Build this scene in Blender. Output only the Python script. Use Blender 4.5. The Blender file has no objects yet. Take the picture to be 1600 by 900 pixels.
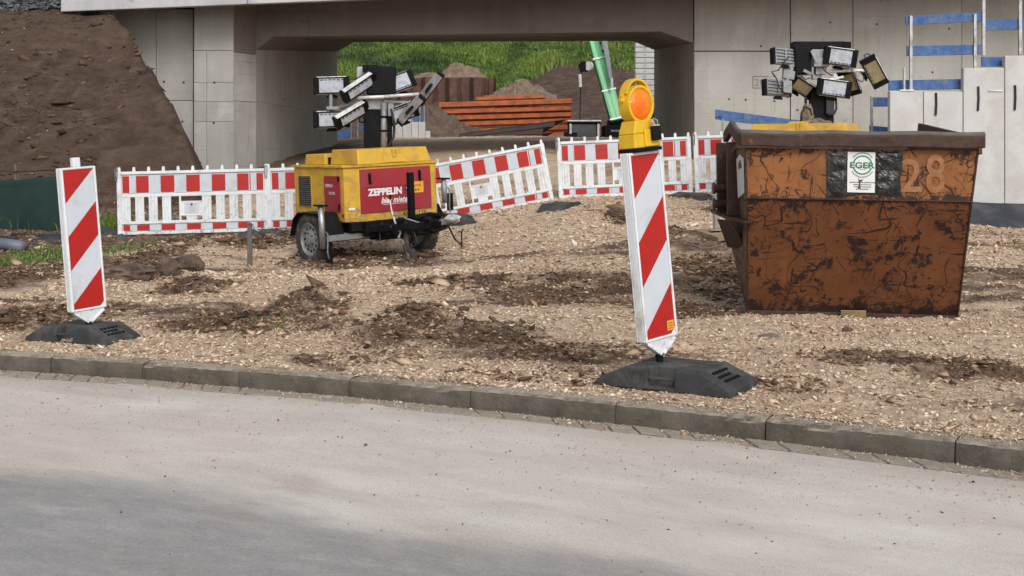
import bpy, math, random
import numpy as np
from mathutils import Vector, Matrix, noise
random.seed(4); rng = np.random.default_rng(11)
R = math.radians
sc = bpy.context.scene
COL = sc.collection
# ---------------------------------------------------------------- camera, sky, sun, exposure
H, F = 1.38, 1900.0
cam = bpy.data.objects.new('camera', bpy.data.cameras.new('camera')); COL.objects.link(cam)
cam.location = (0, 0, H); cam.rotation_euler = (R(90), 0, 0)
cam.data.sensor_width = 36; cam.data.lens = 36 * F / 1600
cam.data.shift_y = (245 - 450) / 1600
cam.data.clip_start = 0.05; cam.data.clip_end = 1000
sc.camera = cam
SUN_EL, SUN_AZ = R(38), R(164)          # azimuth clockwise from +Y
w = bpy.data.worlds.new('World'); sc.world = w; w.use_nodes = True
wn = w.node_tree; bg = wn.nodes['Background']
sky = wn.nodes.new('ShaderNodeTexSky'); sky.sky_type = 'NISHITA'; sky.sun_disc = False
sky.sun_elevation = SUN_EL; sky.sun_rotation = SUN_AZ; sky.air_density = 1.0; sky.dust_density = 3.0
hs = wn.nodes.new('ShaderNodeHueSaturation'); hs.inputs['Saturation'].default_value = 0.30
wn.links.new(sky.outputs[0], hs.inputs['Color']); wn.links.new(hs.outputs[0], bg.inputs[0])
bg.inputs[1].default_value = 0.15
sl = bpy.data.lights.new('sun', 'SUN'); sl.energy = 1.25; sl.angle = R(22); sl.color = (1, 0.975, 0.95)
so = bpy.data.objects.new('sun', sl); COL.objects.link(so)
sd = Vector((math.sin(SUN_AZ) * math.cos(SUN_EL), math.cos(SUN_AZ) * math.cos(SUN_EL), math.sin(SUN_EL)))
so.rotation_euler = sd.to_track_quat('Z', 'Y').to_euler()
sc.view_settings.view_transform = 'Standard'; sc.view_settings.look = 'None'
sc.view_settings.exposure = 0.03; sc.view_settings.gamma = 1.0

def P(px, py, d): return Vector(((px - 800) / F * d, d, H - (py - 245) / F * d))

# ---------------------------------------------------------------- numpy noise
def _h(ix, iy, s):
    n = (ix * 374761393 + iy * 668265263 + s * 1442695041) & 0xFFFFFFFF
    n = ((n ^ (n >> 13)) * 1274126177) & 0xFFFFFFFF
    return ((n ^ (n >> 16)) & 0xFFFF) / 65535.0
def vn(x, y, s=0):
    x = np.asarray(x, float); y = np.asarray(y, float)
    ix = np.floor(x).astype(np.int64); iy = np.floor(y).astype(np.int64)
    fx = x - ix; fy = y - iy; fx = fx*fx*(3-2*fx); fy = fy*fy*(3-2*fy)
    return (_h(ix,iy,s)*(1-fx)+_h(ix+1,iy,s)*fx)*(1-fy)+(_h(ix,iy+1,s)*(1-fx)+_h(ix+1,iy+1,s)*fx)*fy
def fbm(x, y, s=0, o=4, g=.5):
    t = 0; a = 1; n = 0
    for i in range(o):
        t = t + a*(vn(x*2**i+7.3*i, y*2**i-3.1*i, s+i)-.5); n += a; a *= g
    return t/n*2
def sstep(a, b, x):
    t = np.clip((x-a)/(b-a), 0, 1); return t*t*(3-2*t)

# ---------------------------------------------------------------- materials
def _nodes(name):
    m = bpy.data.materials.new(name); m.use_nodes = True
    nt = m.node_tree; b = nt.nodes['Principled BSDF']
    return m, nt, b
def N(nt, t, **k):
    n = nt.nodes.new(t)
    for a, v in k.items(): setattr(n, a, v)
    return n
def coords(nt, scale=(1,1,1), kind='Object', rand=True):
    tc = N(nt, 'ShaderNodeTexCoord'); mp = N(nt, 'ShaderNodeMapping')
    mp.inputs['Scale'].default_value = scale
    nt.links.new(tc.outputs[kind], mp.inputs['Vector'])
    if rand:
        oi = N(nt, 'ShaderNodeObjectInfo'); ml = N(nt, 'ShaderNodeMath', operation='MULTIPLY'); ml.inputs[1].default_value = 37
        nt.links.new(oi.outputs['Random'], ml.inputs[0]); cx = N(nt, 'ShaderNodeCombineXYZ')
        for i in range(3): nt.links.new(ml.outputs[0], cx.inputs[i])
        nt.links.new(cx.outputs[0], mp.inputs['Location'])
    return mp.outputs[0]
def noise_n(nt, vec, scale, detail=5, rough=.6, dist=0):
    n = N(nt, 'ShaderNodeTexNoise'); n.inputs['Scale'].default_value = scale; n.inputs['Detail'].default_value = detail
    n.inputs['Roughness'].default_value = rough; n.inputs['Distortion'].default_value = dist
    nt.links.new(vec, n.inputs['Vector']); return n.outputs['Fac']
def ramp(nt, fac, stops):
    r = N(nt, 'ShaderNodeValToRGB'); e = r.color_ramp.elements
    while len(e) > 1: e.remove(e[-1])
    e[0].position = stops[0][0]; e[0].color = (*stops[0][1], 1) if not isinstance(stops[0][1], float) else (stops[0][1],)*3+(1,)
    for p, c in stops[1:]:
        x = e.new(p); x.color = (*c, 1) if not isinstance(c, float) else (c,)*3+(1,)
    nt.links.new(fac, r.inputs[0]); return r.outputs[0]
def mix(nt, fac, a, b, mode='MIX'):
    m = N(nt, 'ShaderNodeMix', data_type='RGBA', blend_type=mode)
    def put(sock, v):
        if isinstance(v, (tuple, list)): sock.default_value = (*v, 1)
        elif isinstance(v, float): sock.default_value = v
        else: nt.links.new(v, sock)
    put(m.inputs[0], fac); put(m.inputs[6], a); put(m.inputs[7], b)
    return m.outputs[2]
def math_n(nt, op, a, b=None):
    m = N(nt, 'ShaderNodeMath', operation=op)
    for i, v in enumerate((a, b)):
        if v is None: continue
        if isinstance(v, (int, float)): m.inputs[i].default_value = v
        else: nt.links.new(v, m.inputs[i])
    return m.outputs[0]
def bump(nt, b, h, strength, dist=.01):
    n = N(nt, 'ShaderNodeBump'); n.inputs['Strength'].default_value = strength; n.inputs['Distance'].default_value = dist
    nt.links.new(h, n.inputs['Height']); nt.links.new(n.outputs[0], b.inputs['Normal'])
def M(name, c, var=.25, scale=4, rough=.6, metal=0, bmp=.15, bs=40, dirt=None, dirt_amt=.45, dscale=3, spec=.5, dist=.004, splash=None):
    """paint / plastic / metal with tonal variation, optional dirt blotches and a fine relief"""
    m, nt, b = _nodes(name); v = coords(nt)
    n = noise_n(nt, v, scale, 6, .62)
    c1 = tuple(x*(1-var) for x in c); c2 = tuple(min(1, x*(1+var*.6)) for x in c)
    col = ramp(nt, n, [(.3, c1), (.7, c2)])
    if dirt:
        dn = noise_n(nt, v, dscale, 8, .7, .4)
        col = mix(nt, ramp(nt, dn, [(1-dirt_amt-.12, 0.0), (1-dirt_amt+.1, 1.0)]), col, dirt)
    if splash:      # mud thrown up from the ground: (z low, z high, amount)
        ob = N(nt, 'ShaderNodeTexCoord'); sp = N(nt, 'ShaderNodeSeparateXYZ'); nt.links.new(ob.outputs['Object'], sp.inputs[0])
        mr = N(nt, 'ShaderNodeMapRange'); mr.inputs[1].default_value = splash[0]; mr.inputs[2].default_value = splash[1]; mr.inputs[3].default_value = splash[2]; mr.inputs[4].default_value = 0
        nt.links.new(sp.outputs[2], mr.inputs[0])
        sn = math_n(nt, 'ADD', noise_n(nt, v, 17, 7, .75, .3), mr.outputs[0])
        col = mix(nt, ramp(nt, sn, [(.60, 0.0), (.74, .8)]), col, (.20,.155,.11))
    nt.links.new(col, b.inputs['Base Color'])
    rn = noise_n(nt, v, scale*3, 4, .6)
    rr = N(nt, 'ShaderNodeMapRange'); rr.inputs[3].default_value = max(.05, rough-.13); rr.inputs[4].default_value = min(1, rough+.13)
    nt.links.new(rn, rr.inputs[0]); nt.links.new(rr.outputs[0], b.inputs['Roughness'])
    b.inputs['Metallic'].default_value = metal; b.inputs['Specular IOR Level'].default_value = spec
    if bmp: bump(nt, b, noise_n(nt, v, bs, 4, .6), bmp, dist)
    return m
MT = {}
MT['white'] = M('white_plastic', (.72,.74,.76), .10, 3, .45, dirt=(.40,.37,.33), dirt_amt=.34, dscale=5, bmp=.05, splash=(.0,.40,.11))
MT['refl_white'] = M('white_reflective_film', (.56,.60,.65), .06, 5, .35, dirt=(.42,.41,.38), dirt_amt=.34, dscale=4, bmp=.03)
MT['refl_red'] = M('red_reflective_film', (.44,.011,.008), .14, 5, .38, dirt=(.24,.02,.015), dirt_amt=.38, dscale=5, bmp=.03)
MT['red_dark'] = M('dark_red_film', (.36,.012,.015), .14, 5, .45, dirt=(.22,.03,.03), dirt_amt=.38, dscale=5, bmp=.03)
MT['rubber'] = M('black_recycled_rubber', (.035,.037,.04), .35, 9, .75, dirt=(.10,.095,.085), dirt_amt=.42, dscale=5, bmp=.5, bs=90)
MT['black'] = M('black_metal', (.0045,.0045,.006), .3, 5, .6, dirt=(.012,.011,.010), dirt_amt=.4, bmp=.1, spec=.16)
MT['tyre'] = M('tyre_rubber', (.03,.03,.03), .3, 8, .85, dirt=(.13,.10,.075), dirt_amt=.45, dscale=6, bmp=.3)
MT['steel'] = M('galvanised_steel', (.42,.43,.44), .22, 7, .42, .75, dirt=(.22,.20,.17), dirt_amt=.42, dscale=6)
MT['greymetal'] = M('grey_painted_metal', (.30,.31,.32), .2, 6, .5, .3, dirt=(.15,.13,.11), dirt_amt=.4)
MT['alu'] = M('white_aluminium', (.74,.74,.74), .14, 6, .4, .15, dirt=(.35,.33,.3), dirt_amt=.4, dscale=8)
MT['yellow'] = M('yellow_paint', (.62,.37,.035), .12, 3, .42, dirt=(.34,.20,.05), dirt_amt=.40, dscale=3.5, bmp=.06, splash=(.52,1.0,.16))
MT['redpaint'] = M('crimson_hatch_paint', (.33,.022,.035), .14, 3, .38, dirt=(.22,.05,.05), dirt_amt=.40, dscale=3, bmp=.05)
MT['lampyellow'] = M('yellow_lamp_plastic', (.72,.44,.015), .10, 6, .4, dirt=(.5,.30,.03), dirt_amt=.36, bmp=.04)
MT['blueboard'] = M('blue_painted_board', (.026,.105,.33), .3, 5, .7, dirt=(.12,.16,.22), dirt_amt=.45, dscale=9, bmp=.4, bs=30)
MT['wood'] = M('weathered_wood', (.36,.25,.14), .3, 8, .8, dirt=(.2,.14,.09), dirt_amt=.45, bmp=.4)
MT['greywood'] = M('grey_weathered_timber', (.13,.115,.10), .3, 8, .85, bmp=.4)
MT['rustbrown'] = M('rusted_sheet_pile_steel', (.125,.055,.036), .4, 2.5, .8, dirt=(.06,.035,.028), dirt_amt=.45, dscale=3, bmp=.3)
MT['rustorange'] = M('orange_rusty_steel', (.50,.13,.035), .35, 2, .75, dirt=(.22,.07,.035), dirt_amt=.45, dscale=3, bmp=.3)
MT['darkpile'] = M('dark_brown_steel', (.07,.05,.045), .3, 2, .8, bmp=.3)
MT['mint'] = M('mint_green_paint', (.05,.36,.11), .12, 1.5, .4, dirt=(.12,.33,.17), dirt_amt=.36, bmp=.03)
MT['mintlight'] = M('pale_mint_paint', (.17,.54,.24), .10, 1.5, .4, bmp=.03)
MT['cable'] = M('black_cable', (.02,.02,.022), .2, 10, .6, bmp=0)
MT['lensw'] = M('led_lens_white', (.47,.50,.56), .12, 14, .22, dirt=(.28,.28,.29), dirt_amt=.42, dscale=16, bmp=.1, bs=120)
MT['lenst'] = M('led_lens_tan', (.30,.24,.13), .18, 10, .3, dirt=(.2,.17,.11), dirt_amt=.42, dscale=12, bmp=.1, bs=120)
MT['led'] = M('led_strip_dark', (.07,.07,.09), .3, 30, .4, bmp=0)
MT['paperwhite'] = M('printed_white', (.74,.75,.74), .06, 5, .5, bmp=.02)
MT['inkgreen'] = M('ink_green', (.02,.16,.09), .1, 5, .5, bmp=0)
MT['ink'] = M('ink_black', (.03,.03,.035), .1, 5, .5, bmp=0)
MT['inkgrey'] = M('ink_grey', (.35,.36,.38), .1, 5, .5, bmp=0)
MT['inkred'] = M('ink_red', (.35,.02,.03), .1, 5, .5, bmp=0)
MT['chalk'] = None
MT['labelorange'] = M('label_orange', (.75,.36,.03), .1, 5, .5, bmp=0)
MT['tarp'] = M('black_tarpaulin', (.014,.014,.017), .3, 6, .28, dirt=(.05,.045,.04), dirt_amt=.42, dscale=9, bmp=.5, bs=12, dist=.02)
MT['membrane'] = M('black_membrane', (.028,.032,.045), .25, 3, .55, dirt=(.07,.068,.065), dirt_amt=.42, bmp=.3, bs=8, dist=.02)
MT['pipe'] = M('grey_blue_pipe', (.13,.15,.19), .2, 5, .5, dirt=(.2,.18,.16), dirt_amt=.4, bmp=.1)
MT['net'] = M('dark_green_netting', (.004,.024,.024), .35, 3, .85, dirt=(.010,.030,.022), dirt_amt=.42, dscale=3, bmp=.6, bs=120)
MT['glass'] = M('dark_cab_glass', (.03,.045,.055), .4, 3, .12, bmp=0, spec=.8)
MT['lwall'] = M('pale_precast_concrete', (.55,.55,.54), .12, 1.6, .8, dirt=(.44,.42,.39), dirt_amt=.42, dscale=1.5, bmp=.2, bs=60)
MT['clay'] = M('clod_soil', (.095,.062,.045), .45, 7, .95, dirt=(.19,.14,.10), dirt_amt=.4, dscale=6, bmp=.8, bs=40, dist=.01)
MT['bag'] = M('dirty_cloth', (.30,.22,.15), .4, 14, .9, dirt=(.08,.06,.045), dirt_amt=.5, dscale=14, bmp=.5, bs=40)

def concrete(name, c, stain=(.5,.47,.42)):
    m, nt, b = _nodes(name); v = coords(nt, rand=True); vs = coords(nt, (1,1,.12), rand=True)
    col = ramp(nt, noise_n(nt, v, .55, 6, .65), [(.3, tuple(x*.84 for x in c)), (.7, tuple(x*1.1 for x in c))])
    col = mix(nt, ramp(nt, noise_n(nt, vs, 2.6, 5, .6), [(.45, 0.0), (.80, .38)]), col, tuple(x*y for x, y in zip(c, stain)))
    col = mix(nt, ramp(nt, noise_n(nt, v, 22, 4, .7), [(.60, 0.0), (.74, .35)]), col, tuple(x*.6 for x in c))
    for ax, wd, gt in (((2.3,2.3,.03), .0035, 1.1), ((.02,.02,1.9), .0028, .8)):      # board joints and pour lines of the formwork
        vl = coords(nt, ax, rand=True); ln = math_n(nt, 'LESS_THAN', math_n(nt, 'ABSOLUTE', math_n(nt, 'SUBTRACT', noise_n(nt, vl, 1.6, 1, .3), .5)), wd)
        gate = ramp(nt, noise_n(nt, v, gt, 3, .5), [(.44, 0.0), (.54, .55)])
        col = mix(nt, mix(nt, 1.0, ln, gate, 'MULTIPLY'), col, tuple(x*.45 for x in c))
    col = mix(nt, ramp(nt, noise_n(nt, v, 7, 2, .4), [(.735, 0.0), (.75, .6)]), col, tuple(x*.5 for x in c))
    col = mix(nt, ramp(nt, noise_n(nt, v, 1.1, 5, .7, 1.2), [(.56, 0.0), (.66, .30)]), col, tuple(min(.6, x*1.35) for x in c))
    nt.links.new(col, b.inputs['Base Color']); b.inputs['Roughness'].default_value = .85
    bump(nt, b, noise_n(nt, v, 18, 6, .65), .35, .012)
    return m
MT['conc'] = concrete('cast_concrete', (.395,.385,.355))
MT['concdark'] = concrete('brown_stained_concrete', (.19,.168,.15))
MT['conclight'] = concrete('pale_cap_concrete', (.46,.46,.47))
MT['kerb'] = None

def skip_paint(name, paint, rust, amount, scr=True):
    m, nt, b = _nodes(name); v = coords(nt, rand=False); vz = coords(nt, (1,1,.35), rand=False)
    base = ramp(nt, noise_n(nt, v, 1.8, 6, .6), [(.3, tuple(x*.72 for x in paint)), (.72, paint)])
    ru = ramp(nt, noise_n(nt, v, 14, 6, .7), [(.3, tuple(x*.5 for x in rust)), (.7, tuple(x*1.7 for x in rust))])
    n1 = ramp(nt, noise_n(nt, v, 7.5, 10, .70, .25), [(1-amount-.035, 0.0), (1-amount+.01, 1.0)])
    n2 = ramp(nt, noise_n(nt, coords(nt, (1.6,1.6,.22), rand=False), 5.0, 9, .74, .3), [(1-amount+.02, 0.0), (1-amount+.07, 1.0)])
    f = mix(nt, 1.0, n1, n2, 'LIGHTEN')
    if scr:
        for sc_, wd, ms in ((2.3, .006, 1.9), (4.6, .007, 3.1)):
            nn = noise_n(nt, v, sc_, 2, .4, .7)
            line = math_n(nt, 'LESS_THAN', math_n(nt, 'ABSOLUTE', math_n(nt, 'SUBTRACT', nn, .5)), wd)
            gate = ramp(nt, noise_n(nt, v, ms, 3, .5), [(.47, 0.0), (.51, 1.0)])
            f = mix(nt, 1.0, f, mix(nt, 1.0, line, gate, 'MULTIPLY'), 'LIGHTEN')
        for ang, st_, th_, gs in ((4, 30, .685, 2.3), (86, 26, .69, 2.9), (38, 24, .70, 2.1), (-52, 34, .70, 3.3), (70, 44, .705, 4.1), (-12, 40, .70, 3.1)):   # straight scrapes of tools and rubble
            tc = N(nt, 'ShaderNodeTexCoord'); mp = N(nt, 'ShaderNodeMapping'); mp.inputs['Rotation'].default_value = (0, R(ang), 0); mp.inputs['Location'].default_value = (ang*.37, 0, ang*.11)
            nt.links.new(tc.outputs['Object'], mp.inputs[0]); m2 = N(nt, 'ShaderNodeMapping'); m2.inputs['Scale'].default_value = (1.5, 1, st_); nt.links.new(mp.outputs[0], m2.inputs[0])
            ln = ramp(nt, noise_n(nt, m2.outputs[0], 1.3, 3, .55, .15), [(th_-.035, 0.0), (th_-.022, 1.0)])
            gate = ramp(nt, noise_n(nt, v, gs, 3, .5), [(.46, 0.0), (.50, 1.0)])
            f = mix(nt, 1.0, f, mix(nt, 1.0, ln, gate, 'MULTIPLY'), 'LIGHTEN')
        ob = N(nt, 'ShaderNodeTexCoord'); sp = N(nt, 'ShaderNodeSeparateXYZ'); nt.links.new(ob.outputs['Object'], sp.inputs[0])
        zz = sp.outputs[2]; foldd = math_n(nt, 'ABSOLUTE', math_n(nt, 'SUBTRACT', zz, .95))
        edge = ramp(nt, foldd, [(0.0, .22), (.07, 0.0)]); low = ramp(nt, zz, [(0.0, .30), (.16, .06), (.3, 0.0)]); up = ramp(nt, math_n(nt, 'SUBTRACT', 1.36, zz), [(0.0, .22), (.07, 0.0)])
        sm = math_n(nt, 'ADD', math_n(nt, 'ADD', edge, low), math_n(nt, 'ADD', up, noise_n(nt, v, 11, 7, .72, .6)))
        f = mix(nt, 1.0, f, ramp(nt, sm, [(.64, 0.0), (.70, 1.0)]), 'LIGHTEN')
        base = mix(nt, ramp(nt, noise_n(nt, vz, 4.5, 6, .7, .4), [(.45, 0.0), (.68, .65)]), base, tuple(x*y for x, y in zip(paint, (.45,.42,.45))))
        base = mix(nt, ramp(nt, noise_n(nt, v, 2.6, 6, .65, .4), [(.60, 0.0), (.70, .5)]), base, tuple(min(.6, x*1.4) for x in paint))
    col = mix(nt, f, base, ru); nt.links.new(col, b.inputs['Base Color'])
    b.inputs['Roughness'].default_value = .62; b.inputs['Specular IOR Level'].default_value = .35
    bump(nt, b, math_n(nt, 'ADD', math_n(nt, 'MULTIPLY', noise_n(nt, v, 2.1, 3, .5, .4), 4.0), mix(nt, .6, noise_n(nt, v, 5, 6, .6), f)), .5, .014)
    return m
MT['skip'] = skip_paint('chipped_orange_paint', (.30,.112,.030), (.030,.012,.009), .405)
MT['skiplow'] = skip_paint('shaded_orange_paint', (.19,.068,.025), (.026,.011,.008), .42)  # orange paint darkened: shade of the down-tilted lower front is in the colour
MT['skipside'] = skip_paint('faded_brown_paint', (.22,.12,.07), (.05,.028,.02), .42)
MT['skiprim'] = skip_paint('rusty_rim_steel', (.15,.070,.040), (.045,.022,.016), .56, False)
MT['chalk'] = M('faded_chalk_paint', (.33,.165,.082), .25, 16, .8, dirt=(.27,.10,.03), dirt_amt=.5, dscale=12, bmp=0)

# ---------------------------------------------------------------- mesh building
class MB:
    def __init__(s): s.v = []; s.f = []; s.m = []
    def add(s, vs, fs, mi=0):
        o = len(s.v); s.v += [Vector(p) for p in vs]; s.f += [tuple(i+o for i in q) for q in fs]; s.m += [mi]*len(fs); return s
    def box(s, x0, x1, y0, y1, z0, z1, mi=0):
        return s.add([(x0,y0,z0),(x1,y0,z0),(x1,y1,z0),(x0,y1,z0),(x0,y0,z1),(x1,y0,z1),(x1,y1,z1),(x0,y1,z1)],
                     [(0,3,2,1),(4,5,6,7),(0,1,5,4),(1,2,6,5),(2,3,7,6),(3,0,4,7)], mi)
    def hexa(s, p, mi=0):   # 4 bottom, 4 top
        return s.add(p, [(0,3,2,1),(4,5,6,7),(0,1,5,4),(1,2,6,5),(2,3,7,6),(3,0,4,7)], mi)
    def obox(s, c, size, rot=None, mi=0):
        rot = rot or Matrix.Identity(3); c = Vector(c); a, b_, d = (x/2 for x in size)
        ps = [c + rot @ Vector(q) for q in [(-a,-b_,-d),(a,-b_,-d),(a,b_,-d),(-a,b_,-d),(-a,-b_,d),(a,-b_,d),(a,b_,d),(-a,b_,d)]]
        return s.hexa(ps, mi)
    def extr(s, poly, vec, mi=0):
        n = len(poly); poly = [Vector(p) for p in poly]; vec = Vector(vec)
        fs = [tuple(range(n-1,-1,-1)), tuple(range(n, 2*n))] + [(i, (i+1)%n, (i+1)%n+n, i+n) for i in range(n)]
        return s.add(poly + [p+vec for p in poly], fs, mi)
    def tube(s, pts, r, n=8, mi=0, cap=True):
        pts = [Vector(p) for p in pts]; rs = r if isinstance(r, (list, tuple)) else [r]*len(pts)
        vs = []; prev = None
        for i, p in enumerate(pts):
            t = (pts[min(i+1, len(pts)-1)] - pts[max(i-1, 0)]).normalized()
            if prev is None:
                a = Vector((0,0,1)) if abs(t.z) < .9 else Vector((1,0,0)); u = t.cross(a).normalized()
            else: u = (prev - t*prev.dot(t)).normalized()
            prev = u; w_ = t.cross(u)
            for k in range(n):
                an = 2*math.pi*k/n; vs.append(p + (u*math.cos(an) + w_*math.sin(an))*rs[i])
        fs = []
        for i in range(len(pts)-1):
            for k in range(n): fs.append((i*n+k, i*n+(k+1)%n, (i+1)*n+(k+1)%n, (i+1)*n+k))
        if cap: fs += [tuple(range(n-1,-1,-1)), tuple(range((len(pts)-1)*n, len(pts)*n))]
        return s.add(vs, fs, mi)
    def cyl(s, p, q, r, n=16, mi=0): return s.tube([p, q], r, n, mi)
    def bar(s, p, q, w_, h_, mi=0):
        p = Vector(p); q = Vector(q); d = (q-p); L = d.length; d.normalize()
        up = Vector((0,0,1)) if abs(d.z) < .95 else Vector((0,1,0)); sx = d.cross(up).normalized(); uz = sx.cross(d)
        rot = Matrix((d, sx, uz)).transposed(); return s.obox((p+q)/2, (L, w_, h_), rot, mi)
    def lathe(s, prof, axis, org, n=24, mi=0):  # prof [(r, t)], axis unit vector
        axis = Vector(axis).normalized(); org = Vector(org)
        u = axis.cross(Vector((0,0,1)) if abs(axis.z) < .9 else Vector((1,0,0))).normalized(); w_ = axis.cross(u)
        vs = []
        for r, t in prof:
            for k in range(n):
                an = 2*math.pi*k/n; vs.append(org + axis*t + (u*math.cos(an)+w_*math.sin(an))*r)
        fs = []
        for i in range(len(prof)-1):
            for k in range(n): fs.append((i*n+k, i*n+(k+1)%n, (i+1)*n+(k+1)%n, (i+1)*n+k))
        return s.add(vs, fs, mi)
    def mesh(s, name, smooth=False, inv=None):
        me = bpy.data.meshes.new(name)
        vs = [inv @ v for v in s.v] if inv is not None else s.v
        me.from_pydata([tuple(v) for v in vs], [], s.f)
        if any(s.m): me.polygons.foreach_set('material_index', s.m)
        if smooth: me.polygons.foreach_set('use_smooth', [True]*len(s.f))
        me.update()
        import bmesh
        bm = bmesh.new(); bm.from_mesh(me); bmesh.ops.recalc_face_normals(bm, faces=bm.faces); bm.to_mesh(me); bm.free()
        return me
    def build(s, name, mats, parent=None, bevel=0, smooth=False, world=False):
        inv = None
        if world and parent is not None: inv = wmat(parent).inverted()
        me = s.mesh(name, smooth, inv)
        for m in (mats if isinstance(mats, (list, tuple)) else [mats]): me.materials.append(MT[m] if isinstance(m, str) else m)
        return link(name, me, parent, bevel, smooth)
def wmat(o):
    m = o.matrix_basis.copy()
    return wmat(o.parent) @ m if o.parent else m
def link(name, me, parent=None, bevel=0, smooth=False):
    o = bpy.data.objects.new(name, me); COL.objects.link(o)
    if parent is not None: o.parent = parent
    if bevel:
        b = o.modifiers.new('bevel', 'BEVEL'); b.width = bevel; b.segments = 2; b.limit_method = 'ANGLE'; b.angle_limit = R(40)
    if smooth:
        try: me.shade_smooth_by_angle
        except Exception: pass
    return o
def thing(name, label, cat, loc=(0,0,0), rot=None, group=None):
    o = bpy.data.objects.new(name, None); COL.objects.link(o); o.empty_display_size = .1
    m = Matrix.Translation(Vector(loc))
    if rot is not None: m = m @ rot.to_4x4()
    o.matrix_basis = m
    return tag(o, label, cat, group)
def tag(o, label, cat, group=None):
    o['label'] = label; o['category'] = cat
    if group: o['group'] = group
    return o
def struct(o): o['kind'] = 'structure'; return o
def stuff(o): o['kind'] = 'stuff'; return o
def rotz(a): return Matrix.Rotation(R(a), 3, 'Z')
def roty(a): return Matrix.Rotation(R(a), 3, 'Y')
def rotx(a): return Matrix.Rotation(R(a), 3, 'X')
def dup(root, loc, rot, label, group=None):
    r = root.copy(); COL.objects.link(r); m = Matrix.Translation(Vector(loc))
    if rot is not None: m = m @ rot.to_4x4()
    r.matrix_basis = m; r['label'] = label
    if group: r['group'] = group
    for ch in list(root.children):
        c = ch.copy(); COL.objects.link(c); c.parent = r
        for g in list(ch.children):
            d = g.copy(); COL.objects.link(d); d.parent = c
    return r
def text(name, s, width, height, mtx, mat, parent, depth=.002, shear=0, bold=0, world=False):
    """flat lettering, lower-left corner at the origin of mtx, x to the right, y up"""
    cu = bpy.data.curves.new(name, 'FONT'); cu.body = s; cu.size = 1; cu.extrude = 0; cu.shear = shear; cu.offset = bold; cu.resolution_u = 3
    t = bpy.data.objects.new(name, cu); COL.objects.link(t)
    dg = bpy.context.evaluated_depsgraph_get(); me = bpy.data.meshes.new_from_object(t.evaluated_get(dg))
    bpy.data.objects.remove(t)
    co = np.empty(len(me.vertices)*3); me.vertices.foreach_get('co', co); co = co.reshape(-1, 3)
    mn = co.min(0); mxx = co.max(0); co -= mn; co[:, 0] *= width/(mxx[0]-mn[0]); co[:, 1] *= height/(mxx[1]-mn[1]); co[:, 2] = 0
    me.vertices.foreach_set('co', co.ravel())
    me.transform(mtx); me.update()
    if world and parent is not None: me.transform(wmat(parent).inverted())
    me.materials.clear(); me.materials.append(MT[mat]); me.name = name
    return link(name, me, parent)
def frame_m(o, xd, yd):
    xd = Vector(xd).normalized(); yd = Vector(yd); yd = (yd - xd*yd.dot(xd)).normalized(); zd = xd.cross(yd)
    m = Matrix((xd, yd, zd)).transposed().to_4x4(); m.translation = Vector(o); return m
def lump(c, size, seed, sub=3, amp=.35, freq=1.6, flat=.0):
    import bmesh
    bm = bmesh.new(); bmesh.ops.create_icosphere(bm, subdivisions=sub, radius=1)
    off = Vector((seed*3.1, seed*1.7, seed*5.3))
    vs = []
    for v in bm.verts:
        d = 1 + amp*noise.fractal(v.co*freq+off, .9, 2.1, 4)
        q = v.co*d
        if flat: q.z = max(q.z, -flat)
        vs.append(Vector(c) + Vector((q.x*size[0], q.y*size[1], q.z*size[2])))
    fs = [tuple(x.index for x in f.verts) for f in bm.faces]; bm.free()
    return MB().add(vs, fs)
# ================================================================ ground, road, kerb
_kp = np.polyfit([-3.30,-.726,.653,2.24], [7.85,6.90,6.20,5.32], 2)
def yk(x):      # front face of the kerb
    x = np.asarray(x, float); xc = np.clip(x, -5.5, 3.2)
    return np.polyval(_kp, xc) + (x-xc)*(2*_kp[0]*xc+_kp[1])
KH, KW = .108, .15
_cp = [(183,368,17),(300,370,17),(418,361,17.1),(470,356,17.2),(0,366,17),(-300,366,17),(0,430,13),(495,413,14.9),(545,395,15.2),(660,397,16.2),(638,409,14.3),
       (690,347,18.2),(780,330,18.5),(868,313,18.6),(880,309,18.9),(980,305,18.9),(1083,301,18.9),(1130,298,19.0),(800,420,13),(950,341,16.5),
       (1080,316,18.2),(1120,367,14.3),(1050,372,14.3),(1168,492,9.7),(1495,502,9.6),(1300,492,10.8),(1168,480,10.8),(1600,430,12.5),(1550,359,20.2),(1640,359,20.2),(1750,400,14),
       (388,418,14.3),(200,425,13.5)]
_pts = [tuple(P(*c)) for c in _cp]
for x in np.linspace(-11, 9, 15):
    yy = float(yk(x)); _pts += [(x, yy+.15, .112), (x, yy+.8, .12), (x, yy+2.4, .125)]
_pts += [(x, 12, .14) for x in (-9, -6, 6, 9)]
_pts += [(-5,24,.8),(0,24,1.25),(2,24,1.3),(5,24,.9),(8,24,.45),(-8,24,.55),(-5,30,1.15),(0,30,1.5),(4,30,1.4),(9,29,.6),(14,29,.6),(0,40,1.9),(-5,40,1.8),(4.5,40,1.9),
         (-10,50,2.1),(0,50,2.25),(10,50,2.2),(-20,24,.5),(-20,17,.3),(16,20,.2),(16,12,.14),(-40,50,2.2),(40,50,2.2),(-40,20,.3),(40,20,.3),(0,70,2.3),(-40,90,2.3),(40,90,2.3)]
_pa = np.array(_pts); 
_D = np.hypot(_pa[:,None,0]-_pa[None,:,0], _pa[:,None,1]-_pa[None,:,1])
_A = np.zeros((len(_pa)+3,)*2); n_ = len(_pa)
_A[:n_,:n_] = _D; _A[:n_,n_] = 1; _A[:n_,n_+1:] = _pa[:,:2]; _A[n_,:n_] = 1; _A[n_+1:,:n_] = _pa[:,:2].T
_A[:n_,:n_] -= np.eye(n_)*.25
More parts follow.
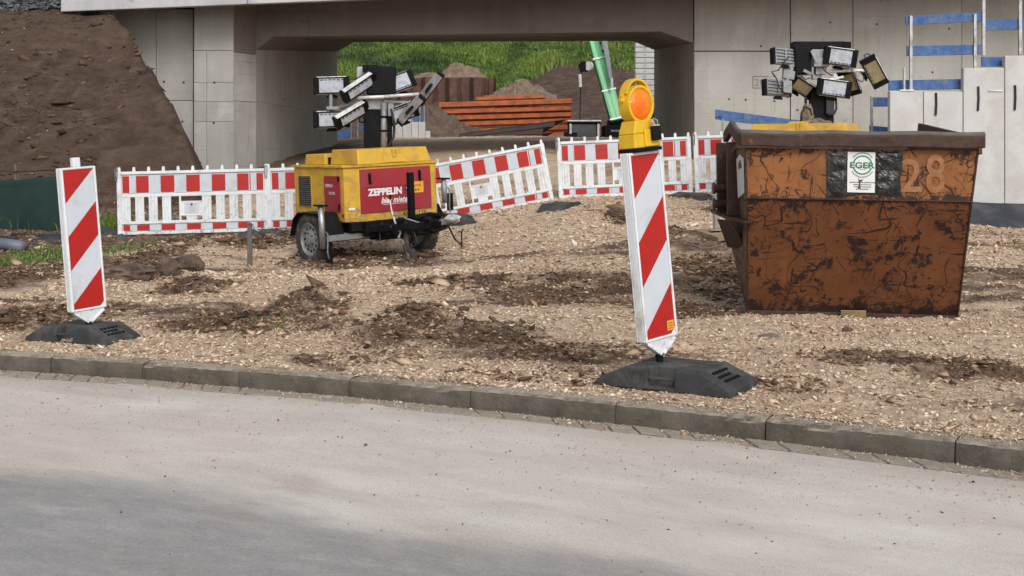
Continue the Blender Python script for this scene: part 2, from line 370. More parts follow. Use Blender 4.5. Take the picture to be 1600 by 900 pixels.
_w = np.linalg.solve(_A, np.r_[_pa[:,2], 0, 0, 0])
def base_z(x, y):
    x = np.asarray(x, float); y = np.asarray(y, float); sh = x.shape; x = x.ravel(); y = y.ravel(); out = _w[n_] + _w[n_+1]*x + _w[n_+2]*y
    for i in range(n_): out = out + _w[i]*np.hypot(x-_pa[i,0], y-_pa[i,1])
    return out.reshape(sh)
def emb_z(x, y):        # railway embankment beside and behind the left wing wall
    ramp_ = .35 + (y-19.6 + .35*fbm(x*.5, y*.5, 5))*.51
    side = 1.02 + 1.66*(-7.62 - x*30/np.clip(y, 17, 30)) + .16*fbm(x*1.7, y*1.7, 65, 4)
    pl = 4.72 + .1*fbm(x*.6, y*.6, 9) + .8*sstep(29.0, 30.2, y)*sstep(-9.6, -10.0, x)
    z = np.minimum(np.minimum(ramp_, side), pl)
    return np.where(y > 30.3, np.where((x < -6.9) & (y < 39.5), 4.9+.62*sstep(-9.6, -10.0, x), -9), z)
def bank_z(x, y):
    return np.minimum(2.2 + (y-53-1.6*sstep(.5, -.8, x)+.9*fbm(x*.12, y*.12, 3, 3))*.335, 14.5)
PATCH = [(485,474,62,14,.13),(420,505,110,20,.05),(655,497,62,13,.09),(610,520,90,18,.03),(760,520,80,16,.03),(300,450,55,12,.12),(350,505,90,14,.04),
         (900,455,140,16,.05),(1070,485,80,12,.03),(860,590,80,14,.05),(730,590,60,10,.03),(1370,562,110,14,.02),(1540,580,90,12,.03),(1230,600,70,8,.015),(880,545,120,12,.02),(560,560,90,9,.02),(1150,455,70,10,.0),(50,428,70,16,.09),(200,428,46,12,.10),
         (90,492,90,16,.05),(250,395,30,22,.06),(1040,362,26,4,.03),(965,340,16,5,.04),(420,372,60,7,.02),(40,500,60,12,.03),(1120,420,60,8,.0),(560,405,120,9,.0),(700,440,90,8,.0)]
PW = []
for px, py, rx, ry, h in PATCH:
    # distance along the ray where it meets the base ground
    d = 5.
    while d < 22 and H-(py-245)/F*d > base_z((px-800)/F*d, d): d += .02
    PW.append(((px-800)/F*d, d, rx*d/F, max(.12, ry*d*d/(F*1.25)), h))
def soil(x, y):
    wx = x + .30*fbm(x*1.3, y*1.3, 21, 3); wy = y + .55*fbm(x*1.1, y*1.1, 22, 3)
    s = np.zeros(np.shape(x))
    for cx, cy, rx, ry, h in PW:
        s = np.maximum(s, sstep(1.45, .55, np.hypot((wx-cx)/rx, (wy-cy)/ry)))
    s = np.maximum(s, sstep(-.10, .38, fbm(x*.42, y*1.5, 31, 5) + .10*np.exp(-((x-.2)/2.2)**2-((y-9.3)/2.4)**2))*.85*sstep(24, 20, y))
    s = s*(.45+.55*sstep(-.40, .05, fbm(x*1.9, y*4.5, 36, 4)))
    s = s*np.where((x > -1.), sstep(.5, 1.3, y-yk(x)), 1)
    s = np.maximum(s, sstep(-4.3, -5.6, x + .7*fbm(x*.8, y*.8, 33, 3))*.9*sstep(9.8, 12, y))
    s = np.maximum(s, sstep(18.9, 20.5, y + .5*fbm(x, y, 34, 3))*(.18+.5*sstep(.0, .4, fbm(x*.4, y*.25, 35, 3))))
    return s
def ground_z(x, y, fine=True):
    x = np.asarray(x, float); y = np.asarray(y, float)
    z = base_z(x, y)
    m = np.zeros(z.shape)
    for cx, cy, rx, ry, h in PW:
        q = np.hypot((x-cx)/rx, (y-cy)/ry); m = np.maximum(m, h*sstep(1.2, 0, q + .3*fbm(x*3, y*3, 41, 3)))
    z = z + m
    if fine:
        k = sstep(.05, .5, y-yk(x)-KW)
        z = z + k*(.045*fbm(x*1.1, y*1.1, 51, 4) + (.016+.03*soil(x, y))*fbm(x*6, y*6, 52, 4) + .032*fbm(x*1.2, y*5.5, 54, 3) + .010*fbm(x*22, y*22, 53, 2))
        # wheel rut under the trailer tracks
    e = emb_z(x, y); e = e + np.where(e > z, (.16*fbm(x*.9, y*1.1, 61, 5) - .16*np.abs(fbm(x*1.1+.4*y, y*1.6, 62, 4)) - .10*np.abs(fbm(x*3.5, y*3, 64, 3)) + .06)*sstep(0, .4, e-z), 0)
    b = bank_z(x, y); b = b + np.where(b > z, .35*fbm(x*.5, y*.5, 63, 5), 0)
    z = np.maximum(np.maximum(z, e), b)
    right = (x > 4.95+.0*y) & (y > 30.8) & (y < 39.5); z = np.where(right, 5.0, z)
    right2 = (x > 7.2) & (y > 21.3) & (y < 29.9); z = np.where(right2 & (x > 7.2), np.maximum(z, .6), z)
    return z
def gz(x, y): return float(ground_z(np.array([x]), np.array([y]))[0])
def steps(*seg):
    o = [seg[0]]
    for end, st in zip(seg[1::2], seg[2::2]):
        while o[-1] < end-1e-6: o.append(min(end, o[-1]+st))
    return np.array(o)
xs_p = steps(0, 5.2, .036, 9, .08, 16, .22, 45, 1.5, 90, 5)
xs = np.r_[-xs_p[:0:-1], xs_p]
ys = steps(1.5, 4.9, .3, 10.2, .03, 20, .06, 30, .14, 44, .35, 80, .6, 110, 3, 190, 20)
def grid_mesh(name, X, Y, Z, keep=None, attrs=(), uv=None):
    ny, nx = X.shape
    me = bpy.data.meshes.new(name); co = np.stack([X, Y, Z], -1).reshape(-1, 3)
    idx = np.arange(ny*nx).reshape(ny, nx)
    q = np.stack([idx[:-1,:-1], idx[:-1,1:], idx[1:,1:], idx[1:,:-1]], -1).reshape(-1, 4)
    if keep is not None: q = q[keep.ravel()]
    me.vertices.add(len(co)); me.vertices.foreach_set('co', co.ravel())
    me.loops.add(len(q)*4); me.loops.foreach_set('vertex_index', q.ravel().astype(np.int32))
    me.polygons.add(len(q)); me.polygons.foreach_set('loop_start', np.arange(0, len(q)*4, 4, dtype=np.int32))
    me.polygons.foreach_set('loop_total', np.full(len(q), 4, np.int32)); me.polygons.foreach_set('use_smooth', np.ones(len(q), bool))
    me.update(calc_edges=True)
    for nm, val in attrs:
        a = me.attributes.new(nm, 'FLOAT', 'POINT'); a.data.foreach_set('value', val.ravel().astype(np.float32))
    return me
X, Y = np.meshgrid(xs, ys)
Z = ground_z(X, Y)
d_ = Y - yk(X)
Z = np.where(d_ < KW-.01, -.30, Z)
keep = (d_[1:,1:] > -.25)
earth = np.maximum(sstep(.02, .1, emb_z(X, Y)-base_z(X, Y))*(Y < 40), 0)
so_ = np.maximum(soil(X, Y), earth)
bk = bank_z(X, Y)
grassy = sstep(5.0, 5.9, Z + .8*fbm(X*.3, Y*.3, 71, 4) + .05*np.abs(X+6) - 1.5*sstep(-.5, 3.5, X))*(Y > 54)
me = grid_mesh('site_ground', X, Y, Z, keep, (('soil', so_), ('earth', np.maximum(earth, sstep(50, 54, Y))), ('grass', grassy)))
# site ground material: crushed light gravel, brown soil, dark embankment earth, grass base
m, nt, b = _nodes('site_ground'); v = coords(nt, rand=False)
def att(nm):
    a = N(nt, 'ShaderNodeAttribute', attribute_name=nm); return a.outputs['Fac']
vg = coords(nt, (1, .62, 1), rand=False)
n1 = noise_n(nt, vg, 26, 6, .72, 1.1); n2 = noise_n(nt, v, 1.3, 5, .6); n3 = noise_n(nt, v, 7, 6, .7, .6)
gr = ramp(nt, n1, [(.34, (.13,.070,.038)), (.43, (.47,.325,.215)), (.55, (.69,.535,.385)), (.72, (.82,.71,.57))])
gr = mix(nt, ramp(nt, n3, [(.42, 0.0), (.62, .55)]), gr, (.48,.33,.22))
gr = mix(nt, ramp(nt, n2, [(.40, 0.0), (.62, .5)]), gr, (.64,.51,.38))
sl_ = ramp(nt, noise_n(nt, vg, 18, 7, .75, .8), [(.30, (.045,.027,.018)), (.5, (.135,.086,.058)), (.7, (.30,.205,.145))])
f = math_n(nt, 'ADD', att('soil'), math_n(nt, 'MULTIPLY', math_n(nt, 'SUBTRACT', n3, .5), 1.3))
f = ramp(nt, f, [(.18, 0.0), (.5, .55), (.85, 1.0)])
col = mix(nt, f, gr, sl_)
er = ramp(nt, noise_n(nt, v, 2.2, 8, .72, .5), [(.28, (.042,.026,.020)), (.5, (.104,.067,.051)), (.74, (.20,.135,.104))])
er = mix(nt, ramp(nt, noise_n(nt, v, .35, 4, .6), [(.42, 0.0), (.6, .5)]), er, (.135,.088,.058))
er = mix(nt, ramp(nt, noise_n(nt, v, 9, 3, .6), [(.70, 0.0), (.74, .8)]), er, (.30,.24,.18))
col = mix(nt, att('earth'), col, er)
col = mix(nt, att('grass'), col, (.045,.085,.012))
nt.links.new(col, b.inputs['Base Color']); b.inputs['Roughness'].default_value = .93; b.inputs['Specular IOR Level'].default_value = .25
hh = math_n(nt, 'ADD', noise_n(nt, vg, 30, 6, .7, .8), math_n(nt, 'MULTIPLY', noise_n(nt, v, 5, 8, .7, .5), 1.2))
hh = math_n(nt, 'ADD', hh, math_n(nt, 'MULTIPLY', math_n(nt, 'ADD', noise_n(nt, v, 1.9, 8, .72, 1.2), math_n(nt, 'ABSOLUTE', math_n(nt, 'SUBTRACT', noise_n(nt, v, 1.1, 4, .6, 1.0), .5))), math_n(nt, 'MULTIPLY', att('earth'), 6.5)))
bump(nt, b, hh, .9, .035)
me.materials.append(m); ground = struct(link('site_ground', me))

# ---- road: dusty asphalt, laid along the kerb
sx = steps(-60, -12, 4, -5, .15, 5, .05, 12, .2, 60, 4); tt = steps(.012, .22, .013, 5.0, .045, 12, .4, 60, 6)
S, T = np.meshgrid(sx, tt); RX, RY = S, yk(S)-T
dist = T + .35*fbm(S*.5, T*.9, 81, 4)
A_ = sstep(2.05, 2.55, dist - .12*fbm(S*3, T*4, 82, 4))*sstep(2.6, .1, S+.8*fbm(S*.3, T*.5, 83, 2))
A_ = np.maximum(A_*.8, .75*sstep(2.35, 2.6, dist + .1*S)*sstep(-1.6, -.6, S)*sstep(1.6, .9, S)*.0)
streak = sstep(.1, .5, fbm(S*.35, T*5, 84, 4))
me = grid_mesh('road', RX, RY, np.where(T < .185, np.clip(-.0035+.015*fbm(S*2.1, T*7, 87, 3)+.006*fbm(S*14, T*16, 88, 2)-.004*sstep(-2, 1.5, S), -.03, .011)*sstep(.0, .03, T), .004*fbm(S*1.2, T*2, 85, 3)-.002+.004*sstep(.3, .19, T)), None, (('worn', A_), ('streak', streak), ('edge', sstep(.55, .1, T+.1*fbm(S*2, T*2, 86, 2)))))
uvl = me.uv_layers.new(name='along'); li = np.empty(len(me.loops), np.int32); me.loops.foreach_get('vertex_index', li)
uvv = np.stack([S.ravel(), T.ravel()], -1)[li]; uvl.data.foreach_set('uv', uvv.ravel())
m, nt, b = _nodes('dusty_asphalt'); v = coords(nt, rand=False)
uvn = N(nt, 'ShaderNodeUVMap', uv_map='along'); mp = N(nt, 'ShaderNodeMapping'); mp.inputs['Scale'].default_value = (1.1, 2.4, 1); nt.links.new(uvn.outputs[0], mp.inputs[0]); us = mp.outputs[0]
mp2 = N(nt, 'ShaderNodeMapping'); mp2.inputs['Scale'].default_value = (1, 2.4, 1); nt.links.new(uvn.outputs[0], mp2.inputs[0])
dust = ramp(nt, noise_n(nt, us, 1.0, 7, .62, .3), [(.3, (.52,.465,.41)), (.5, (.645,.59,.53)), (.72, (.77,.725,.665))])
dust = mix(nt, ramp(nt, noise_n(nt, v, .45, 4, .5), [(.44, 0.0), (.66, .5)]), dust, (.56,.46,.375))
asp = ramp(nt, noise_n(nt, v, 60, 5, .7), [(.3, (.11,.118,.125)), (.6, (.22,.23,.24)), (.75, (.34,.34,.34))])
f = math_n(nt, 'ADD', att('worn'), math_n(nt, 'MULTIPLY', math_n(nt, 'SUBTRACT', noise_n(nt, mp2.outputs[0], 4, 6, .65, .3), .5), .9))
col = mix(nt, ramp(nt, f, [(.15, 0.0), (.85, .74)]), dust, asp)
col = mix(nt, math_n(nt, 'MULTIPLY', att('streak'), .13), col, (.56,.54,.51))
# coarse flecks: thrown grit and scuffs along the driving direction
fl = noise_n(nt, mp2.outputs[0], 13, 4, .7, .3)
col = mix(nt, ramp(nt, fl, [(.63, 0.0), (.70, .30)]), col, (.60,.57,.53)); col = mix(nt, ramp(nt, fl, [(.30, .32), (.37, 0.0)]), col, (.22,.20,.18))
fl2 = noise_n(nt, mp2.outputs[0], 34, 4, .75, .6)
col = mix(nt, ramp(nt, fl2, [(.61, 0.0), (.68, .42)]), col, (.64,.61,.57)); col = mix(nt, ramp(nt, fl2, [(.31, .45), (.38, 0.0)]), col, (.17,.155,.14))
col = mix(nt, ramp(nt, noise_n(nt, us, .7, 4, .6, 1.0), [(.58, 0.0), (.70, .35)]), col, (.43,.30,.23))
fine = noise_n(nt, v, 210, 3, .75)
col = mix(nt, ramp(nt, fine, [(.35, .55), (.50, 0.0)]), col, (.15,.145,.14)); col = mix(nt, ramp(nt, fine, [(.60, 0.0), (.70, .50)]), col, (.72,.70,.66))
col = mix(nt, math_n(nt, 'MULTIPLY', att('edge'), .55), col, mix(nt, noise_n(nt, v, 3, 5, .7), (.30,.24,.18), (.46,.40,.33)))
nt.links.new(col, b.inputs['Base Color']); nt.links.new(ramp(nt, f, [(.2, .66), (.8, .42)]), b.inputs['Roughness']); b.inputs['Specular IOR Level'].default_value = .4
bump(nt, b, math_n(nt, 'ADD', noise_n(nt, v, 120, 4, .7), fl), .35, .006)
me.materials.append(m); struct(link('road', me))
# subgrade under everything, reaches the horizon
g = MB().add([(-600,-400,-.45),(600,-400,-.45),(600,700,-.45),(-600,700,-.45)], [(0,1,2,3)]).build('far_ground', 'clay'); struct(g)

# ---- kerb stones and gutter setts
def kerbmat(name, a, b_, moss):
    m, nt, b = _nodes(name); v = coords(nt, rand=True)
    c = ramp(nt, noise_n(nt, v, 6, 8, .7), [(.3, a), (.7, b_)])
    geo = N(nt, 'ShaderNodeNewGeometry'); sp = N(nt, 'ShaderNodeSeparateXYZ'); nt.links.new(geo.outputs['Normal'], sp.inputs[0])
    top = ramp(nt, math_n(nt, 'ADD', sp.outputs[2], math_n(nt, 'MULTIPLY', math_n(nt, 'SUBTRACT', noise_n(nt, v, 14, 5, .7), .5), .9)), [(.62, 0.0), (.9, 1.0)])
    c = mix(nt, top, c, mix(nt, noise_n(nt, v, 10, 5, .7), (.26,.22,.165), (.52,.46,.37)))     # dust lies on top faces
    c = mix(nt, ramp(nt, noise_n(nt, v, 2.2, 4, .6), [(.52, 0.0), (.7, .5)]), c, moss)
    nt.links.new(c, b.inputs['Base Color']); b.inputs['Roughness'].default_value = .88
    bump(nt, b, noise_n(nt, v, 26, 8, .75, .4), 1.0, .022); return m
MT['kerb'] = kerbmat('weathered_kerb_concrete', (.075,.062,.048), (.18,.155,.122), (.10,.085,.055))
MT['sett'] = kerbmat('dusty_sett', (.20,.18,.155), (.36,.335,.30), (.30,.25,.20))
kerb = bpy.data.objects.new('kerb', None); COL.objects.link(kerb); struct(kerb)
gut = bpy.data.objects.new('gutter', None); COL.objects.link(gut); struct(gut)
def kpx(px):   # x on the kerb line seen at photo column px
    lo, hi = -6., 5.
    for _ in range(40):
        mid = (lo+hi)/2
        if mid/float(yk(mid)) < (px-800)/F: lo = mid
        else: hi = mid
    return lo
jx = [kpx(p) for p in (78, 221, 372, 544, 734, 960, 1195, 1491)]
a = jx[0]
while a > -9: a -= .52; jx.insert(0, a)
a = jx[-1]
while a < 8: a += .56; jx.append(a)
rk = random.Random(5)
for a, c in zip(jx[:-1], jx[1:]):
    nseg = max(2, int((c-a)/.022)); rows = []
    seed = rk.random()*50; chip = rk.random() < .7; cx_ = a+(c-a)*rk.random()
    dz_ = rk.uniform(-.003, .003); dy_ = rk.uniform(-.004, .004)
    for i in range(nseg+1):
        x = a + .0025 + (c-a-.005)*i/nseg; y0 = float(yk(x))
        dx = .001; t = Vector((1, (float(yk(x+dx))-y0)/dx, 0)).normalized(); nrm = Vector((-t.y, t.x, 0))
        p = Vector((x, y0+dy_, 0)); e = .0 if 0 < i < nseg else .007
        wob = noise.noise(Vector((x*9, seed, 0)))*.008; w2 = noise.noise(Vector((x*23, seed, 3)))*.006
        ch = .014*max(0, 1-abs(x-cx_)/.09) if chip else 0
        prof = [(-.001+e, -.2), (.0+e+w2*.6, KH*.35), (.004+e+w2, KH*.72), (.010+e+ch*.8+wob, KH-.014-ch*.7+w2), (.027+ch+wob, KH-.002-e-ch*.2), (.08, KH+.001-e+wob*.5), (KW, KH+.002-e), (KW+.01, -.2)]
        rows.append([p+nrm*u+Vector((0,0,z+dz_)) for u, z in prof])
    k = len(rows[0]); vs = [q for r in rows for q in r]
    fs = [(i*k+j, (i+1)*k+j, (i+1)*k+j+1, i*k+j+1) for i in range(nseg) for j in range(k-1)] + [tuple(range(k)), tuple(range(nseg*k+k-1, nseg*k-1, -1))]
    o = MB().add(vs, fs).build('kerb_stone', 'kerb', kerb)
    # dressed edges stay crisp, curves smooth
a = -7.0
while a < 6:
    wd = rk.uniform(.118, .140); pts = []
    for x, t in ((a+.004, .012), (a+wd-.004, .012), (a+wd-.004+.03, .172), (a+.004+.03, .172)):
        pts.append(Vector((x, float(yk(x))-t, 0)))
    top = rk.uniform(.001, .008); tl = rk.uniform(-.002, .002)
    bott = [p+Vector((0,0,-.06)) for p in pts]
    c0 = sum(pts, Vector())/4
    mid = [p+Vector((0,0,top-.005)) for p in pts]; up = [c0+(p-c0)*.92+Vector((0,0,top+tl*(i%2))) for i, p in enumerate(pts)]
    mb = MB().add(bott+mid+up, [(0,1,5,4),(1,2,6,5),(2,3,7,6),(3,0,4,7),(4,5,9,8),(5,6,10,9),(6,7,11,10),(7,4,8,11),(8,9,10,11)])
    mb.build('sett', 'sett', gut); a += wd
joint = MB()
jp = np.arange(-9, 8, .1); f1 = [Vector((x, float(yk(x))+.02, -.006)) for x in jp]; f2 = [Vector((x, float(yk(x))-.19, -.006)) for x in jp]
n = len(jp); joint.add(f1+f2, [(i, i+1, n+i+1, n+i) for i in range(n-1)])
struct(joint.build('joint_sand', 'bag', gut))
gut.children[-1]
# ---- loose stones and chips on the ground
MT['stone'] = None
m, nt, b = _nodes('loose_stone'); v = coords(nt, rand=False)
a = N(nt, 'ShaderNodeAttribute', attribute_name='tone')
c = ramp(nt, a.outputs['Fac'], [(0, (.045,.028,.019)), (.25, (.17,.10,.060)), (.45, (.45,.31,.20)), (.7, (.70,.55,.40)), (.9, (.79,.67,.53)), (1, (.80,.72,.62))])
nt.links.new(mix(nt, .35, c, mix(nt, noise_n(nt, v, 60, 3, .6), (.0,.0,.0), (1.,1.,1.)), 'SOFT_LIGHT'), b.inputs['Base Color'])
b.inputs['Roughness'].default_value = .9; b.inputs['Specular IOR Level'].default_value = .25; MT['stone'] = m
def scatter(name, x, y, z, size, tone, el=1.9, sink=.25, sharp=1.0):
    n = len(x); base = np.array([(1,0,0),(0,1,0),(-1,0,0),(0,-1,0),(0,0,1),(0,0,-1)], float)
    fc = np.array([(0,1,4),(1,2,4),(2,3,4),(3,0,4),(1,0,5),(2,1,5),(3,2,5),(0,3,5)])
    V = np.repeat(base[None], n, 0)*rng.uniform(.6, 1.25, (n, 6, 1)) + rng.normal(0, .16, (n, 6, 3))
    V *= np.stack([size*rng.uniform(1, el, n), size*rng.uniform(.6, 1, n), size*rng.uniform(.22, .5, n)], -1)[:, None]/2
    th = rng.uniform(0, np.pi*2, n); tl = rng.normal(0, .35, n); c, s = np.cos(tl), np.sin(tl)
    Vx = V[...,0]*c[:,None]+V[...,2]*s[:,None]; Vz = -V[...,0]*s[:,None]+V[...,2]*c[:,None]
    c, s = np.cos(th)[:,None], np.sin(th)[:,None]
    co = np.stack([Vx*c-V[...,1]*s + x[:,None], Vx*s+V[...,1]*c + y[:,None], Vz + (z+size*sink*.5)[:,None]], -1).reshape(-1, 3)
    f = (fc[None] + (np.arange(n)*6)[:,None,None]).reshape(-1, 3)
    me = bpy.data.meshes.new(name); me.vertices.add(len(co)); me.vertices.foreach_set('co', co.ravel())
    me.loops.add(f.size); me.loops.foreach_set('vertex_index', f.ravel().astype(np.int32))
    me.polygons.add(len(f)); me.polygons.foreach_set('loop_start', np.arange(0, f.size, 3, dtype=np.int32)); me.polygons.foreach_set('loop_total', np.full(len(f), 3, np.int32))
    me.update(calc_edges=True)
    at_ = me.attributes.new('tone', 'FLOAT', 'POINT'); at_.data.foreach_set('value', np.repeat(tone, 6).astype(np.float32))
    me.materials.append(MT['stone']); return stuff(link(name, me))
def pick(n, x0, x1, off0, y1, p=1.5):
    x = rng.uniform(x0, x1, n); u = rng.uniform(0, 1, n)**p; y = yk(x)+KW*.8+off0 + u*(y1-yk(x)-off0); return x, y
x, y = pick(175000, -4.6, 7.5, 0, 13.2, 1.25)
sl2 = soil(x, y); cl = fbm(x*2.2, y*1.6, 92, 4)
k = (rng.uniform(0, 1, len(x)) < np.where(sl2 > .5, .22, .45+.9*np.clip(cl+.15, 0, 1))) & (np.abs(x) < .46*y+.6); x, y, sl2 = x[k], y[k], sl2[k]
size = np.exp(rng.normal(-4.12, .46, len(x)))*(1+.04*(y-7)); tone = np.clip(rng.normal(.60, .18, len(x)) - sl2*.34 - .12*fbm(x*.8, y*.8, 91, 3), 0, 1)
scatter('gravel_chips', x, y, ground_z(x, y), size, tone)
x = rng.uniform(-8, 9, 100000); y = rng.uniform(12.6, 20.6, 100000); sl2 = soil(x, y); cl = fbm(x*1.6, y*1.3, 93, 4)
k = (rng.uniform(0, 1, len(x)) < np.where(sl2 > .5, .2, .4+.9*np.clip(cl+.15, 0, 1))) & (np.abs(x) < .46*y+.8); x, y, sl2 = x[k], y[k], sl2[k]
size = np.exp(rng.normal(-3.5, .42, len(x))); tone = np.clip(rng.normal(.60, .18, len(x)) - sl2*.3 - .15*fbm(x*.8, y*.8, 91, 3), 0, 1)
scatter('gravel_chips', x, y, ground_z(x, y), size, tone)
# dark crumbs of soil on the mounds
xx, yy = [], []
for cx, cy, rx, ry, h in PW:
    n = int(1500*min(1.6, rx*ry*3)+200); r_ = np.sqrt(rng.uniform(0, 1, n))*1.15; t_ = rng.uniform(0, 6.28, n)
    xx.append(cx+rx*r_*np.cos(t_)); yy.append(cy+ry*r_*np.sin(t_))
x = np.concatenate(xx); y = np.concatenate(yy); k = y > yk(x)+KW+.12; x, y = x[k], y[k]
size = np.exp(rng.normal(-4.2, .65, len(x)))*(1+.05*(y-7)); tone = np.clip(rng.normal(.22, .13, len(x))+.12*fbm(x*2, y*2, 97, 3), 0, 1)
scatter('soil_crumbs', x, y, ground_z(x, y), size, tone, 1.6)
# grit lying on the kerb top and along the gutter
x = rng.uniform(-4.2, 3.6, 9500); off = np.where(rng.uniform(0, 1, 9500) < .55, rng.uniform(.03, .2, 9500), -np.abs(rng.normal(.02, .10, 9500)))
y = yk(x)+off; z = np.where(off > 0, KH+.002, .002)
scatter('grit', x, y, z, np.exp(rng.normal(-4.8, .42, len(x))), np.clip(rng.normal(.58, .2, len(x)), 0, 1), 1.5)
# crumbs of mud and grit carried onto the road
x = rng.uniform(-5, 4.5, 9000); off = np.abs(rng.normal(0, 1.0, 9000))+.15; y = yk(x)-off; k = y > 2.2
scatter('road_grit', x[k], y[k], np.full(k.sum(), .001), np.exp(rng.normal(-5.5, .5, k.sum())), np.clip(rng.normal(.42, .25, k.sum()), 0, 1), 1.5)
x = rng.uniform(-16, -7.3, 2600); y = np.concatenate([rng.uniform(19, 29, 1500), rng.normal(20.2, .7, 1100)])
scatter('slope_clods', x, y, ground_z(x, y)-.03, np.exp(rng.normal(-2.25, .45, 2600)), np.clip(rng.normal(.10, .06, 2600), 0, 1), 1.6)
# chips and stones on the earth slope
x = rng.uniform(-16, -7.5, 3000); y = rng.uniform(19, 28.5, 3000)
scatter('slope_stones', x, y, ground_z(x, y)-.01, np.exp(rng.normal(-3.1, .5, len(x))), np.clip(rng.normal(.17, .09, len(x))+(rng.uniform(0,1,len(x))<.015)*.5, 0, 1), 1.7)
x = rng.uniform(-16, -9.8, 11000); y = rng.uniform(29.2, 33, 11000)
o = scatter('railway_ballast', x, y, ground_z(x, y)+.05, np.exp(rng.normal(-2.3, .3, len(x))), np.clip(rng.normal(.9, .1, len(x)), 0, 1), 1.5)
MT['ballast'] = M('blue_grey_ballast', (.15,.17,.19), .5, 9, .8); o.data.materials.clear(); o.data.materials.append(MT['ballast'])
# grass
m, nt, b = _nodes('grass_blade'); v = coords(nt, rand=False); a = N(nt, 'ShaderNodeAttribute', attribute_name='tone')
nt.links.new(mix(nt, ramp(nt, noise_n(nt, v, .35, 4, .6), [(.40, 0.0), (.60, .65)]), ramp(nt, a.outputs['Fac'], [(0, (.022,.05,.010)), (.5, (.066,.135,.018)), (1, (.16,.215,.035))]), (.15,.24,.035)), b.inputs['Base Color'])
b.inputs['Roughness'].default_value = .6; MT['grass'] = m
def blades(name, x, y, z, h, wd, tone=None, lean=.5):
    n = len(x); th = rng.uniform(0, 6.28, n); ln = rng.uniform(.1, lean, n)*h; ph = rng.uniform(0, 6.28, n)
    tx, ty = np.cos(th)*wd/2, np.sin(th)*wd/2; lx, ly = np.cos(ph)*ln, np.sin(ph)*ln
    z0 = z-.02; P0 = np.stack([x-tx, y-ty, z0], -1); P1 = np.stack([x+tx, y+ty, z0], -1)
    P2 = np.stack([x+tx*.8+lx*.4, y+ty*.8+ly*.4, z0+h*.6], -1); P3 = np.stack([x-tx*.8+lx*.4, y-ty*.8+ly*.4, z0+h*.6], -1); P4 = np.stack([x+lx, y+ly, z0+h*.95], -1)
    co = np.stack([P0,P1,P2,P3,P4], 1).reshape(-1, 3); f = (np.array([(0,1,2),(0,2,3),(3,2,4)])[None]+(np.arange(n)*5)[:,None,None]).reshape(-1, 3)
    me = bpy.data.meshes.new(name); me.vertices.add(len(co)); me.vertices.foreach_set('co', co.ravel())
    me.loops.add(f.size); me.loops.foreach_set('vertex_index', f.ravel().astype(np.int32))
    me.polygons.add(len(f)); me.polygons.foreach_set('loop_start', np.arange(0, f.size, 3, dtype=np.int32)); me.polygons.foreach_set('loop_total', np.full(len(f), 3, np.int32))
    me.update(calc_edges=True); a = me.attributes.new('tone', 'FLOAT', 'POINT')
    a.data.foreach_set('value', np.repeat(rng.uniform(0, 1, n) if tone is None else tone, 5).astype(np.float32))
    me.materials.append(MT['grass']); return stuff(link(name, me))
x = rng.uniform(-13, 11, 150000); y = rng.uniform(58, 84, 150000); z = ground_z(x, y)
gm = sstep(5.0, 5.9, z + .8*fbm(x*.3, y*.3, 71, 4) + .05*np.abs(x+6) - 1.5*sstep(-.5, 3.5, x)); k = rng.uniform(0, 1, len(x)) < gm; x, y, z = x[k], y[k], z[k]
cl = fbm(x*.55, y*.55, 95, 4)
blades('grass', x, y, z, rng.uniform(.14, .36, len(x))*(1+1.4*np.clip(cl, -.4, 1)), rng.uniform(.03, .08, len(x)), np.clip(.45+cl*1.6+.9*fbm(x*.18, y*.18, 98, 3)+rng.normal(0, .2, len(x)), 0, 1), .8)
def tuft(pxs, n, h, sp=(.4,.4)):
    gx, gy = [], []
    for px, py, d in pxs:
        c = P(px, py, d); k = rng.normal(0, 1, (n, 2)); gx.append(c.x+k[:,0]*sp[0]); gy.append(c.y+k[:,1]*sp[1])
    x = np.concatenate(gx); y = np.concatenate(gy); return blades('weeds', x, y, ground_z(x, y), rng.uniform(.4, 1.2, len(x))*h, rng.uniform(.010, .022, len(x)), np.clip(rng.normal(.65, .25, len(x)), 0, 1), .9)
tuft([(60,392,15.2),(85,400,14.6),(30,405,14.4),(10,412,14.0),(110,395,15)], 230, .10, (.2,.22))
tuft([(178,352,17.8),(168,350,18.2)], 240, .2, (.14,.2)); tuft([(185,388,15.6),(205,384,15.8)], 120, .08, (.14,.25)); tuft([(30,340,18),(90,330,18.3),(60,352,17.9)], 150, .24, (.3,.2))
tuft([(430,575,9),(415,545,9.0)], 22, .06, (.12,.2))
# ================================================================ bridge
bridge = thing('bridge', 'grey concrete frame bridge spanning the underpass behind the barriers', 'bridge', (0, 30, 0))
def PX(px, d): return (px-800)/F*d
def PZ(py, d): return H-(py-245)/F*d
def cpanel(x0, x1, z0, z1, y, th=.08, name='concrete_panel', mat='conc', g=.006, off=0, par=None):
    MB().box(x0+g, x1-g, y+off, y+th, z0+g, z1-g).build(name, mat, par or bridge, .006, world=True)
YW, YP = 30.0, 29.1
# wing wall left of the pier, core slightly behind its cast panels
core = MB(); core.box(-10.4, PX(303, YP)+.02, 29.44, YW+.7, -.3, 4.95)
core.build('wing_wall', 'concdark', bridge, world=True)
xe = [PX(p, 29.38) for p in (128, 150, 175, 244, 302)]; ze = [-.3, PZ(157, 29.38), 4.95]
for i in range(4):
    for j in range(2): cpanel(xe[i], xe[i+1], ze[j], ze[j+1], 29.38, .07)
